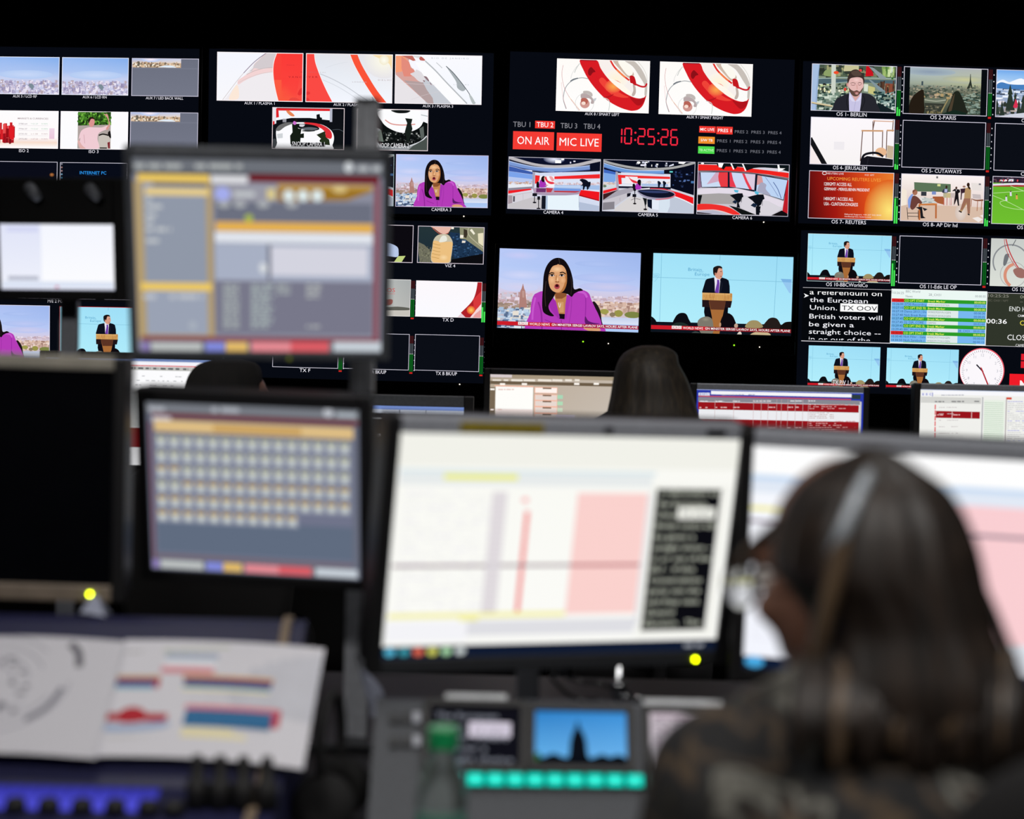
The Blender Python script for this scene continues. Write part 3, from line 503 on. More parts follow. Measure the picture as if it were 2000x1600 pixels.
def aux2(a):
    a.fr((85, 92), (1872, 115), (65, 1095)); a.fill('e0e4ec', 'e8e4e8', 'f4f8ff', 'f4f6ff'); a.e('fffce8', 1690, 230, 420, 380, 'e8e6ea'); a.s('f8e0b0', '1450,120 1600,110 1860,110 1850,420 1790,300 1600,200')
    a.e('fffff4', 1690, 230, 100, 100, 'f4ecd0'); a.l('c4c8d0', 16, '370,515 600,610 900,770 1200,970 1390,1090'); a.l('d0d4dc', 10, '430,640 700,760 1000,940 1240,1110'); a.l('d4d8e0', 5, '480,390 700,320 940,270')
    a.p('fb4a44', catmull(P_('252,80 270,260 330,450 420,680 520,900 625,1100'), False) + [(50, 1110), (60, 80)]); a.s('e83838', '85,890 140,880 165,920 130,945 85,945'); a.s('e83838', '80,1010 130,1020 150,1060 80,1080'); a.l('fff8f8', 10, '256,80 274,260 334,450 424,680 526,900 630,1100')
    a.p('fb5438', catmull(P_('985,110 1080,330 1220,590 1380,850 1560,1110'), False) + list(reversed(catmull(P_('1140,110 1220,310 1360,560 1540,850 1745,1115'), False)))); a.l('fff4f0', 10, '985,110 1075,330 1215,590 1375,850 1555,1110')
    a.t('b82028', '! V E R', 205, 597, 34, 235, 'c', True); a.t('d06064', 'L I B E V I L', 220, 492, 20, 250, 'c', True); a.t('b8a8a8', 'E  A U', 430, 495, 18, 110, 'c', True); a.t('b8a8b0', 'L O N D O N', 1180, 692, 22, 290, 'c', True); a.t('c0b4b4', 'D E L H I', 1700, 655, 30, 270, 'c', True); a.s('c0c0cc', '1430,990 1460,1000 1480,1080 1400,1090 1450,1050')
    return a.edge('fcf4f8', 8)
def aux3(a):
    a.fr((75, 62), (1868, 97), (52, 1080)); a.fill('fafaff', 'f4f8ff'); a.p('e8e4e8', '70,470 760,1090 40,1090'); a.p('c8ccd4', '500,370 700,500 1230,1090 700,1090')
    a.p('d8a49c', '60,100 400,90 350,200 480,420 640,640 720,800 840,970 860,1090 740,1080 80,480'); a.p('b4a0a0', '250,600 640,640 720,800 840,970 860,1090 740,1080 520,870'); a.p('f8a078', '60,90 250,90 380,260 380,330 200,420 70,440'); a.p('e48c7c', '200,100 380,240 380,330 470,400 400,520 250,520 200,350'); a.p('c46c60', '200,90 430,90 500,200 480,220 340,150')
    a.s('f8f8ff', '360,190 430,200 520,190 560,220 640,220 700,330 660,520 500,380 420,350 380,280'); a.s('e0dce0', '380,470 440,440 480,420 520,380 700,520 640,640 540,610 460,530'); a.p('fdfdff', '480,230 700,230 1560,1090 1230,1090 860,700 660,510'); a.s('c06058', '560,90 640,130 690,190 600,190 570,160'); a.s('dcdcdc', '430,95 540,90 600,100 560,140 500,130')
    for q in ('660,520 720,530 770,610 750,620 700,570', '640,600 680,610 670,640', '780,635 830,700 800,690'): a.s('8c7078', q)
    a.l('b8bcc0', 26, '690,200 900,400 1100,620 1300,830 1550,1090'); a.l('b4b8bc', 12, '920,235 980,290 1040,350'); a.s('a8b0b4', '1120,310 1200,380 1330,520 1480,700 1520,790 1450,830 1350,760 1330,640 1230,480'); a.l('505860', 14, '1120,310 1260,440 1400,610 1520,770 1600,890 1720,1080'); a.l('40484c', 20, '1640,950 1700,1080')
    a.s('b8c0c0', '1590,910 1640,930 1720,1080 1660,1090'); a.t('b8bcc4', 'R I O   D E   J A N E I R O', 1205, 165, 32, 770); a.t('b0b4bc', 'L I M A   A S', 1430, 705, 22, 310); a.l('e8d8dc', 5, '90,640 500,680 900,700'); a.l('d8d0d4', 5, '400,1000 700,900 1000,830')
    return a.edge('fcf4f8', 6)
def aux8(a):
    a.fr((80, 90), (1897, 143), (55, 1118)); a.fill('fffcf8', 'fbf8f4', 'fefefc', 'fffefe')
    a.p('c8c0b8', catmull(P_('1390,130 1560,250 1700,460 1790,620 1790,800 1830,830 1840,560 1760,350 1640,190 1540,130'))); a.l('d8d4cc', 10, '1640,130 1760,280 1830,430 1840,560'); a.p('f8f0ec', catmull(P_('860,130 1110,140 1250,300 1480,500 1550,640 1540,830 1380,760 1150,560 980,360')))
    a.e('fff4d8', 1230, 500, 230, 190, 'fbf4ec'); a.p('ccb8a8', catmull(P_('1170,140 1300,140 1420,290 1540,330 1580,420 1480,470 1360,360'))); a.s('fdfaf0', '1270,150 1400,150 1510,250 1560,380 1480,430 1380,330')
    a.p('d81c24', catmull(P_('530,105 600,330 720,540 880,740 1060,910 1280,1040 1480,1110 1580,1118 1680,1090 1760,1010 1810,880 1815,820 1760,870 1640,870 1500,820 1350,730 1180,590 1040,440 930,280 840,115')))
    a.p('f04438', catmull(P_('980,470 1150,650 1350,790 1480,850 1350,860 1150,800 980,640 900,520'))); a.e('fca850', 1180, 640, 170, 130, 'f04c3c'); a.p('fff8ec', catmull(P_('1090,480 1180,590 1350,725 1500,812 1530,760 1300,560'))); a.p('b0141c', catmull(P_('1500,850 1640,890 1800,860 1750,980 1640,1010')))
    a.s('8c1018', '690,320 740,260 790,300 830,350 780,370 730,430 690,400'); a.s('b81820', '1010,850 1100,820 1190,790 1100,860'); a.p('801020', '530,100 840,110 846,140 540,132')
    a.l('e03028', 34, '1120,125 1200,260 1340,400 1490,520'); a.l('fc8c48', 20, '1240,310 1340,400 1420,460'); a.s('c41820', '1500,440 1560,430 1600,470 1630,600 1600,620 1550,580 1510,560'); a.l('c81c28', 34, '1600,590 1720,640 1800,640 1835,580'); a.p('c0b0a8', catmull(P_('1560,600 1610,640 1620,760 1580,830 1540,810 1570,720')))
    a.l('9ca0a4', 14, '690,490 560,470 440,500 330,560 250,660 215,780 205,900 260,1080'); a.l('687078', 20, '340,540 400,500 490,478'); a.l('d4d4d4', 8, '530,190 440,280 370,400 350,490'); a.l('c8ccc8', 14, '520,190 460,280 420,370'); a.l('c86468', 6, '200,220 175,400 215,640 310,830 430,1000 520,1110'); a.l('e8a8a8', 5, '165,560 200,860 270,1080'); a.l('f0c898', 6, '310,840 440,990 530,1110')
    a.s('c0b8b4', '600,730 700,730 770,780 765,840 690,790 600,770'); a.p('b8a8a8', catmull(P_('550,790 640,770 760,850 810,930 790,980 740,970 750,910 690,870 560,880'))); a.e('d09890', 625, 980, 95, 90); a.p('b86458', catmull(P_('555,880 640,870 690,920 650,990 560,960'))); a.e('f8e0d4', 600, 970, 40, 34); a.ring('c8c8c4', 620, 970, 180, 190, 6); a.l('d0d4d0', 14, '980,860 1080,900 1110,980 1090,1120'); a.s('c8ccd0', '790,890 850,870 820,930')
    return a.edge('fffaf8', 6)

def snoop1(a):
    a.fr((45, 25), (932, 40), (35, 545)); a.fill('0c0e14', '101418'); a.p('e8e8f0', '50,30 100,30 90,230 50,240'); a.p('f4f8ff', '90,45 760,55 750,190 500,160 280,160 90,190'); a.p('e02028', '90,40 760,48 755,75 120,68 125,150 90,158'); a.p('e02028', '45,200 70,200 70,240 45,245'); a.s('e88858', '215,70 250,70 310,120 310,140 270,135 230,100'); a.r('b4b8c8', 750, 45, 780, 210); a.r(('a8a8b0', '888890'), 170, 170, 215, 215)
    a.s('3c4044', '45,430 90,430 110,520 40,540'); a.p('fcfcff', catmull(P_('90,310 150,250 280,220 450,215 640,240 760,310 800,400 780,500 740,560 130,560 100,470'))); a.p('6c6c6c', catmull(P_('85,310 130,250 230,215 300,225 200,270 130,320'))); a.p('e03038', catmull(P_('450,215 620,235 740,300 775,370 760,420 700,400 690,340 620,280 450,235'))); a.p('101418', catmull(P_('300,240 450,235 580,260 620,300 540,320 400,300'))); a.s('606870', '400,290 500,275 600,290 560,310 440,310'); a.s('d8d8e0', '380,240 440,245 420,270 380,265'); a.s('343838', '400,320 480,308 570,322 480,332'); a.p('d0d4d8', '100,360 170,350 170,410 105,415')
    a.p('141c14', '285,230 350,240 360,290 400,300 390,360 430,350 430,410 390,410 380,500 265,490 260,380 290,340'); a.e('d070d0', 318, 222, 22, 24); a.e('201814', 335, 190, 20, 18); a.p('24301c', '585,370 690,325 700,400 740,430 750,500 640,490 620,440 640,420'); a.p('0c1014', '585,120 625,110 630,150 655,160 650,200 590,200'); a.l('505860', 5, '780,310 860,305 915,330')
    a.p('101014', '275,465 690,470 690,520 275,515'); a.U(); a.t('f0f0f4', 'SNOOP CAMERA 1', 505, 520, 62, 450); return a.edge('e8d8dc', 9)
def snoop2(a):
    a.fr((1075, 40), (1952, 57), (1065, 548)); a.fill('a8b0b4', '909498'); a.p('0c1010', catmull(P_('1270,250 1340,80 1420,50 1900,60 1960,300 1900,430 1700,500 1400,500 1320,420 1360,300'))); a.n(1380, 330, 1850, 470, 90, '1c2020 303634 080808 484c4c a0a4a0', 8, 26, 8, 24, 3); a.p('fdfdff', catmull(P_('1360,60 1900,60 1880,220 1800,300 1640,340 1480,290 1380,200'))); a.s('101414', '1500,62 1720,65 1690,95 1600,100 1540,90'); a.l('e09890', 14, '1420,180 1500,230 1640,245 1790,235'); a.p('f8f8fc', '1850,60 1950,60 1950,230 1860,190'); a.l('b0b8bc', 10, '1860,120 1950,140'); a.p('18201c', '1665,160 1755,170 1740,230 1755,290 1700,470 1660,330 1690,220')
    a.l('d8dce0', 14, '1720,500 1850,450 1930,380'); a.p('48504c', '1760,500 1940,400 1940,560 1700,555'); a.p('6c7870', '1320,330 1370,300 1400,450 1340,440'); a.p('5c6460', '1840,290 1890,260 1900,390 1860,420'); a.U(); a.t('f4f4f8', 'SNOOP CAMERA 2', 505, 525, 62, 460); return a.edge('e8d8dc', 9)
def viz4(a):
    a.fr((545, 85), (1528, 107), (537, 640)); a.fill('243438', '1c2c38'); a.p('1c3450', '1020,180 1180,200 1510,480 1510,520 1100,580 1020,500'); a.n(1060, 220, 1450, 560, 130, '2c4c70 183048 3c6088 14243c', 10, 34, 8, 26, 3); a.p('0c0c10', '1040,590 1300,540 1520,500 1520,670 1000,660'); a.p('6c6c5c', '555,330 640,370 740,470 740,640 580,640 540,400'); a.n(570, 400, 740, 630, 90, '84846c 585848 747460', 8, 22, 8, 22, 4)
    a.p('8c8c70', '1160,110 1520,110 1520,480 1250,290 1170,280'); a.p('3c3428', '1220,130 1290,160 1260,270 1220,250'); a.l('b8b498', 14, '1290,120 1300,230 1510,420'); a.p('e8e0c0', '1430,200 1510,190 1510,390 1440,340'); a.p('f0ecd8', '1310,150 1340,130 1390,200 1370,220'); a.p('f4ecdc', '1170,220 1220,225 1215,270 1165,265'); a.p('ece4d4', '1200,305 1250,310 1245,340 1195,340'); a.r('f0e8d8', 1035, 105, 1075, 135)
    a.s('e8b8a8', '740,90 1015,90 1000,180 940,210 870,190 790,130'); a.l('b85c48', 10, '760,120 850,195 930,215 1000,190'); a.p('c8c0a8', catmull(P_('850,220 980,215 1050,300 1060,380 1040,560 1010,640 780,640 740,560 760,400 780,290'))); a.p('ecc080', catmull(P_('780,310 900,330 1050,330 1050,440 1020,610 960,640 800,640 745,570 765,420'))); a.s('e8e8dc', '900,240 960,240 970,310 860,330')
    for y in (350, 400, 450, 500, 550): a.l('c09450', 7, [(770 - (y - 350) * .1, y), (850, y + 22), (880, y + 22)])
    a.e('f8d8a4', 930, 560, 70, 50, 'ecc080'); return a.edge('d8ccd8', 9)
def viz3(a):
    a.fr((-510, 65), (473, 87), (-518, 617)); a.fill('0c0a10'); a.s('b8c8e8', '-100,320 100,345 230,400 255,470 240,550 100,540 -100,520'); a.p('c0d080', '250,540 360,535 300,630 190,625'); return a.edge('d8ccd8', 9)
def txd(a):
    a.fr((520, 897), (1490, 917), (510, 1440)); a.fill('fdf8fc', 'fafaff'); a.p('e8d0d8', '1380,1180 1490,1100 1490,1470 1110,1470'); a.p('b02028', catmull(P_('1425,890 1400,1060 1340,1210 1180,1380'), False) + [(1260, 1460), (1310, 1460), (1500, 1200), (1500, 890)]); a.p('d8383c', '1360,1180 1490,1040 1490,1240 1370,1370'); a.e('ffd060', 1330, 1340, 66, 66, 'e02c28'); a.p('f8d8d8', '1380,1370 1490,1230 1490,1300 1330,1460 1310,1460'); a.p('e8a0a0', '1390,1400 1490,1320 1490,1470 1350,1465'); return a.edge('fcf4f8', 5)
def txc(a):
    a.fr((-530, 868), (437, 890), (-540, 1415)); a.fill('c8ccc8', 'a8acac', 'b8b8b4', 'd8d8d4'); a.t('d84c4c', 'DAVOS', 205, 1075, 58, 330, 'r'); a.l('d88080', 7, '-100,1100 205,1100'); a.s('9c5c54', '60,1200 120,1180 170,1190 160,1250 100,1270 60,1250'); a.p('c8c4bc', '-540,1330 430,1335 430,1440 -540,1440'); a.s('606058', '-200,1310 80,1300 240,1290 420,1310 420,1340 200,1345 -200,1340'); return a.edge('f0ecec', 6)
def dark(a): a.fill('0b0e16'); return a.edge()
def crowd(a, dx=0):
    a.fr((693 + dx, 97), (1443 + dx, 104), (687 + dx, 520)); x = dx; a.fill('a4c0f4', '84b0f0', 'd4d4ec', 'd0d0e8'); a.g(660 + x, 1460 + x, [(90, '8cb4f0', '80acec'), (260, 'a8c4f4', 'a0c0f0'), (350, 'd0d8f4', 'ccd4f0'), (530, 'c0bcd8', 'c0bcd8')]); a.e('c8d8f8', 1070 + x, 300, 300, 50, 'b4ccf4'); a.n(690 + x, 375, 1440 + x, 520, 420, 'e0d8ec b0a8c8 c8bcd4 9890b4 e8e4f4 c8c8e4 a8a0c0 f0e8f4 b8a8b0', 10, 34, 10, 42, 3); a.s('7c8c98', [(1100 + x, 420), (1130 + x, 400), (1160 + x, 430), (1140 + x, 470)]); return a.edge('ecf0ff', 8)
def skyline(a):
    a.U(); a.fill('6c7080', '747888'); a.r(('a4bcec', 'c8d0ec', 'e8d8cc', 'd8c8c0'), 0, 0, 735, 70); a.e('fff0f8', 280, 10, 140, 50, 'b4c8f0'); a.r('c8a888', 0, 70, 735, 138); a.n(5, 62, 730, 130, 150, 'd8b898 a88468 8c7460 e8d0b4 6c6458 c8b090 f0e8d8', 10, 40, 10, 34, 3); a.s('e0ecf8', '420,130 500,105 600,108 660,135'); a.r('747888', 0, 139, 1000, 160); return a.edge('d4d0e4', 8)
def markets(a):
    a.fr((-100, 683), (655, 695), (-105, 1110)); a.fill('fefcfe', 'fffaf8'); a.r(('fdf4f4', 'f8dccc'), -100, 1000, 640, 1050); a.r(('f8e0d0', 'fdf8f8'), -100, 1050, 640, 1100); a.t('a08890', 'MARKETS & CURRENCIES', 200, 785, 18, 340, 'l', True)
    for i, (l, d) in enumerate((('5780.64', '+21.27'), ('7706.37', '+12.61'), ('2735.32', '-1.35'), ('2972.80', '-27.23'))): y = 845 + i * 57; a.t('988c98', l, 210, y, 16, 95, 'l'); a.t('88c0a8' if i < 2 else 'b08c90', ('^' if i < 2 else 'v') + d, 345, y, 14, 80, 'l'); a.t('98ccb0' if i < 2 else 'c0a0a8', '0.36%', 465, y, 14, 70, 'l'); a.r('e0d8e0', 200, y + 12, 540, y + 15)
    a.r(('f0d8e8', 'ecc8dc'), 552, 890, 610, 1010); a.n(-90, 875, 150, 1005, 40, 'd82028 a81420 e85050 781018 c01c24', 18, 44, 100, 130, 3); a.r('e01c24', 112, 870, 160, 1012); a.r('981018', 70, 890, 100, 990); return a.edge('fdf4f8', 6)
def waving(a):
    a.fr((683, 697), (1430, 707), (677, 1120)); a.fill('fefcfe', 'fcfcff'); a.r('28481c', 872, 708, 1235, 1118); a.n(880, 712, 1232, 850, 190, '3c7820 549430 183010 74b444 2c5818', 12, 36, 10, 28, 3); a.p('b0a4a0', '872,860 1235,850 1235,1118 872,1118'); a.s('c8c0b8', '1110,960 1180,950 1225,1000 1225,1118 1110,1118'); a.l('1c1818', 16, '1105,970 1150,955 1215,970'); a.s('181414', '1205,940 1230,920 1240,1000 1215,980'); a.r('141010', 1115, 1105, 1195, 1118); a.p('802830', '1200,1050 1228,1040 1228,1116 1208,1116')
    a.s('f0ccd4', '985,880 1060,880 1140,880 1200,860 1215,890 1110,940 1090,1010 1100,1118 900,1118 900,1000 880,1020 910,920'); a.p('d89890', catmull(P_('1185,890 1215,840 1195,770 1160,730 1185,735 1190,725 1205,745 1215,790 1228,850 1200,910'))); a.s('dc9490', '990,800 1020,775 1055,795 1055,840 1030,875 1000,860'); a.s('2c1c18', '985,810 1000,768 1040,765 1058,790 1020,785 995,830'); a.s('e0b0ac', '880,1020 920,1080 960,1118 900,1118 872,1050'); a.l('d8acb4', 7, '940,960 950,1060'); return a.edge('fdf4fc', 5)
def internet(a):
    a.fr((672, 1270), (1420, 1285), (665, 1715)); a.fill('080c18'); a.t('2c94ec', 'INTERNET PC', 890, 1410, 36, 295, 'l', True); a.t('284c80', 'for web and guest use only', 960, 1424, 8, 150, 'l')
    for i, c in enumerate('a8a8b8 c0908c c8a0a0 88b8d8 58a0c8 a89098 98a0a8'.split()): a.e(c, 690, 1290 + i * 40, 12, 13, '20242c')
    return a.edge()
def ember(a): a.fr((-110, 1257), (640, 1267), (-115, 1690)); a.fill('0a0c18'); a.e('c07840', 578, 1413, 30, 26, '0e0c16'); return a.edge()

def prompter(a):
    a.fr((88, 580), (850, 600), (70, 1045)); a.fill('06080c')
    a.t('ffffff', 'a referendum on', 145, 640, 46, 615, 'l'); a.r('06080c', 60, 575, 900, 622); a.r('e8e4ec', 60, 587, 900, 593)
    for y, x, w, tx in ((705, 145, 495, 'the European'), (772, 145, 232, 'Union.'), (848, 140, 620, 'British voters will'), (915, 137, 383, 'be given a'), (980, 135, 613, 'straight choice --')): a.t('f8f8ff', tx, x, y, 40, w, 'l')
    a.r('fcfcfc', 405, 722, 725, 792); a.t('202024', 'TX OOV', 418, 776, 40, 300, 'l'); a.t('f0f0f8', 'in or out of the', 133, 1044, 40, 525, 'l'); a.r('06080c', 50, 1038, 900, 1080); a.r('e0dce4', 50, 1050, 900, 1056); a.p('fcfcff', '95,632 138,652 95,670 108,652')
    return a
ROWS = [('10:26:25', 'BBC World News', '2B_CH31', '', '00:00:35', 'w'), ('10:26:00', 'CO OPT START', 'Break Marker', '', '00:00:00', 'gr'), ('10:26:00', '0730 Recording', 'WW1304W/E/0730A', '', '00:01:10', 'b'), ('10:27:10', 'CO OPT END 95', 'Break Marker', '', '00:00:00', 'g'), ('10:27:10', 'Davos 2013 ( Da', 'W0002920/VA1/GEN', '', '00:00:30', 'b'), ('10:27:40', 'Noh Break Bump', 'W0002918/VA2/GEN', '', '00:00:05', 'b'), ('10:27:45', 'CO OPT START', 'Break Marker', '', '00:00:00', 'g'), ('10:27:45', 'DJ: DJR_CORE', 'DJRMAS', '', '00:02:00', 'b'), ('10:29:45', 'CO OPT END 5L', 'Break Marker', '', '00:00:00', 'g'), ('10:29:45', 'BBC World New', '2B_CH31', '2B_CH31', '00:01:00', 'b'), ('10:30:45', 'CO OPT START', 'Break Marker', '', '00:00:00', 'gr'), ('10:30:45', 'Noh Filler - Gala', 'W0002937/VA3/GEN', '', '00:00:05', 'b'), ('10:30:50', 'Noh Symbols (', 'W0002917/VA1/GEN', '', '00:00:15', 'b')]
def rundown(a):
    a.U(1000, 560); a.fill('8cc0f4'); a.r('ecf8f4', 0, 0, 1000, 98); a.t('90989c', '10:26:25', 18, 52, 24, 112, 'l'); a.t('90989c', 'BBC World', 150, 34, 24, 150, 'l'); a.t('90989c', 'News', 150, 84, 24, 72, 'l'); a.t('90989c', '2B_CH31', 390, 62, 24, 130, 'l'); a.t('90989c', '00:00:35', 985, 64, 22, 110, 'r')
    for i, (t0, n_, d, e_, t1, k) in enumerate(ROWS[1:]):
        y = 98 + i * 37; h = 37
        if k[0] == 'g': a.r('2c9c28', 0, y, 1000, y + h); a.r('e02828' if k == 'gr' else '70b4e8', 0, y, 135, y + h)
        else: a.r('78b8f0', 0, y, 1000, y + h); a.r('e0ecec', 378, y, 705, y + h)
        b = y + 30; gk = k[0] == 'g'
        a.t('801818' if k == 'gr' else '205080', t0, 15, b, 22, 114, 'l'); a.t('e8f860' if gk else '205898', n_, 142, b, 23, min(228, 17 * len(n_)), 'l', gk); a.t('e8f860' if gk else '889498', d, 386, b, 21, min(290, 15 * len(d)), 'l', gk); a.t('f0f880' if gk else '205898', t1, 985, b, 22, 116, 'r', gk)
        if e_: a.t('205898', e_, 710, b, 22, 120, 'l')
    a.r('e8f4f0', 0, 545, 1000, 560); a.r('40a838', 140, 540, 900, 546); return a.edge('e8ecec', 6)
def countdown(a):
    a.U(1000, 500); a.fill('30352a'); a.t('8c8c80', '10:25:25', 12, 42, 28, 222, 'l'); a.t('646458', 'REC: CH31 / NPT', 2, 82, 18, 230, 'l'); a.t('989888', '00:00', 358, 46, 28, 150, 'l'); a.t('8c8c80', '-- 15', 360, 86, 20, 90, 'l')
    a.t('e8ece8', 'END HERE', 245, 168, 43, 280, 'l'); a.t('f0f0f0', 'CAMERA 3', 340, 220, 22, 150, 'l', True); a.t('ffffff', '00:36', 2, 288, 42, 222, 'l', True); a.t('e8d848', 'OOV', 365, 299, 46, 180, 'l'); a.t('f4f4f4', 'CLOSING', 235, 438, 50, 330, 'l'); a.t('e8e8e8', 'CAMERA 3', 328, 498, 24, 160, 'l'); a.U(); return a.edge('e0dce4', 4)
def tally(a):
    """status lamps and clock drawn on the middle multiviewer, in millimetres from its centre"""
    a.clip = False
    T = lambda c, tx, x, z, h, w, b=False: a.t(c, tx, x, -z + h / 2, h, w, 'c', b)
    T('8c8c94', 'TBU 1', -481, 32, 19, 64); a.r('f03830', -431, -47, -357, -19); T('ffffff', 'TBU 2', -394, 33, 18, 62); T('8c8c94', 'TBU 3', -305, 32, 19, 62); T('8c8c94', 'TBU 4', -219, 32, 19, 62)
    a.r('f43c34', -512, -6, -359, 61); T('ffffff', 'ON AIR', -436, -27, 29, 120); a.r('f43c34', -349, -5, -181, 62); T('ffffff', 'MIC LIVE', -265, -28, 29, 146)
    for i, x in enumerate((340, 402, 465)): T('70727c', 'PRES %d' % (i + 2), x, 28, 11, 50)
    a.r('f03830', 182, -45, 243, -21); T('ffffff', 'MIC LIVE', 212, 33, 10, 52, True); a.r('f03830', 246, -45, 307, -17); T('ffffff', 'PRES 1', 277, 31, 12, 50, True)
    a.r('f0902c', 180, -6, 241, 20); T('ffffff', 'S/W TB', 211, -7, 9, 44, True); a.r('50dc50', 180, 30, 241, 57); T('c8f8c0', 'TB ACTIVE', 211, -44, 9, 54, True)
    for z in (-8, -44):
        for i, x in enumerate((275, 338, 401, 464)): T('70727c', 'PRES %d' % (i + 1), x, z, 11, 50)
    seg = {'0': 'abcdef', '1': 'bc', '2': 'abged', '5': 'afgcd', '6': 'afgedc'}
    x = -112; z = 33
    for ch in '10:25:26':
        if ch == ':':
            for q in (-13, 14): a.e('f02840', x + 6, q, 4, 4)
            x += 14; continue
        w = 30 if ch != '1' else 8; H = 62; y0 = -31
        for sg in seg[ch]:
            q = {'a': (4, 3, w - 4, 3), 'd': (4, H - 3, w - 4, H - 3), 'g': (4, H / 2, w - 4, H / 2), 'b': (w - 3, 5, w - 3, H / 2 - 3), 'c': (w - 3, H / 2 + 3, w - 3, H - 5), 'f': (3, 5, 3, H / 2 - 3), 'e': (3, H / 2 + 3, 3, H - 5)}[sg]
            a.l('f02840', 5.5, [(x + q[0], y0 + q[1]), (x + q[2], y0 + q[3])], False)
        x += w + 6
    return a
def clockface(a):
    a.clip = False; a.e('e85868', 0, 0, 85, 85, n=48); a.e('fcf8fc', -1, 1, 82, 82, n=48)
    for i in range(60):
        t = math.radians(i * 6); r0 = 70 if i % 5 else 66
        a.l('90909c', 1.6, [(r0 * math.sin(t), -r0 * math.cos(t)), (77 * math.sin(t), -77 * math.cos(t))], False)
    for i in range(1, 13): t = math.radians(i * 30); a.t('b8b8c4', str(i), 58 * math.sin(t), -58 * math.cos(t) + 5, 10)
    a.l('24202c', 5, '4,4 -22,-22', False); a.l('7c1420', 5, '-4,-10 24,52', False); a.l('e02838', 2, '-6,-14 27,58', False); return a

# ------------------------------------------------------------------ pictures on the desk monitors
def foot(a, x0, x1, y0, y1):
    """colour-coded footer bar of the grey control programme"""
    X = lambda f: x0 + (x1 - x0) * f
    a.r('6c7078', X(0), y0, X(1), y1)
    for c, f0, f1 in (('8878b0', 0, .035), ('b8bcbc', .04, .25), ('8088d8', .265, .345), ('e0b868', .35, .44), ('e08890', .455, .62), ('d85c64', .62, .78), ('c4ccd4', .8, 1)): a.r(c, X(f0), y0, X(f1), y1)
def ui_a(a):
    a.fr((95, 135), (1760, 160), (130, 1405), (1752, 1425)); a.fill('8a8c9c'); a.r('6c7078', 90, 135, 1765, 240); a.greek('a8acac', 110, 820, 190, 34, 3); a.e('d0d4d8', 1530, 192, 28, 34); a.greek('b0b4b8', 1590, 1745, 200, 36, 4)
    a.r('4c5058', 90, 230, 1765, 250); a.r('6c1c24', 865, 245, 1735, 298); a.r('ecc860', 128, 242, 605, 292); a.r('dcdce0', 615, 250, 855, 300)
    a.r('b09a70', 118, 290, 628, 1335); a.r('9aa2b4', 175, 300, 585, 1300); a.r('585c68', 230, 300, 590, 322); a.r('e8cc84', 180, 335, 600, 380); a.r('9098a8', 175, 385, 585, 955)
    for y, x in ((405, 340), (455, 290), (510, 250), (555, 330), (605, 350), (680, 330)): a.greek('c0c4c8', 185, x, y, 26, y)
    a.r('ecc860', 150, 958, 618, 1010); a.greek('bcc0c8', 165, 560, 1050, 30, 9); a.e('a8b0bc', 490, 1240, 28, 28)
    a.r('9898a4', 630, 308, 1055, 422); a.e('a4acec', 690, 370, 52, 46); a.greek('c0c4c8', 765, 910, 372, 36, 6, 1); a.r('d8c88c', 985, 335, 1040, 405); a.p('9c7428', '1055,305 1690,312 1690,350 1520,412 1055,418'); a.p('c09848', '1055,305 1690,312 1690,338 1055,330')
    a.r('6c7080', 640, 425, 1690, 556)
    for x in (1130, 1225, 1320): a.e('dce8e8', x, 380, 40, 38)
    a.e('d8c080', 1470, 338, 50, 24)
    for x in (700, 805, 960, 1150): a.e('a8acb0', x, 440, 42, 22)
    a.e('a8b848', 865, 530, 28, 26); a.r('e4b050', 645, 560, 1692, 622); a.r('e0e4ec', 640, 626, 1692, 696); a.r('a8b0c4', 640, 700, 1692, 945); a.r('6c6c78', 990, 705, 1010, 940); a.r('d4d4e0', 1015, 722, 1660, 912); a.e('d8dce0', 960, 860, 26, 36)
    a.r('78788a', 640, 950, 1692, 1300)
    for i in range(12):
        y = 975 + i * 25; a.greek('a8b0b0', 695, 800, y, 16, i, 1); a.greek('a8b4b4', 880, 1030 - 14 * (i % 3), y, 16, i + 40, 1)
        if i < 3: a.greek('a8b0b0', 1050, 1140, y, 16, i + 70, 1)
        if i in (0, 1, 2, 3, 11): a.greek('b0b4b4', 1250, 1345, y, 16, i + 80, 1)
    a.r('84404c', 1702, 300, 1738, 1350); a.r('84404c', 150, 1318, 1738, 1348); foot(a, 150, 1755, 1352, 1418); return a
def ui_b(a):
    a.fr((150, 310), (1475, 350), (180, 1335), (1490, 1420)); a.fill('686c7c'); a.r('747880', 145, 310, 1480, 395); a.greek('a8acb4', 165, 720, 355, 30, 5); a.e('c0c4cc', 1280, 365, 30, 26); a.greek('a8b0b8', 1335, 1470, 380, 28, 2); a.r('6c2830', 185, 395, 1470, 425); a.r('c8c8d0', 190, 398, 300, 440)
    a.r('dcbc84', 200, 440, 1440, 510); a.r('c8a060', 560, 455, 1110, 500); a.r('70304a', 178, 430, 190, 1270)
    a.U(1000, 1000); a.r('70748a', 30, 185, 968, 900); a.r('606c80', 34, 690, 968, 890)
    for r in range(6):
        for c in range(15 if r < 5 else 11):
            x, y = 40 + c * 62, 192 + r * 88 - c * .4; w, h = 54, 76
            a.r('9298a8', x, y, x + w, y + h); a.r('b8bec2', x + 8, y + 16, x + w - 10, y + h - 14); hot = r > 3 or (r == 2 and c < 2) or (r == 3 and c > 1)
            a.r('d0ac48' if hot else 'c4c49c', x + 6, y + 6, x + w - 10, y + 26); a.r('505468', x + 16, y + 12, x + 36, y + 20); a.e('c8ceca', x + 26, y + 48, 14, 14)
    foot(a, 10, 990, 935, 985); a.r('7c6068', 30, 905, 970, 915); return a
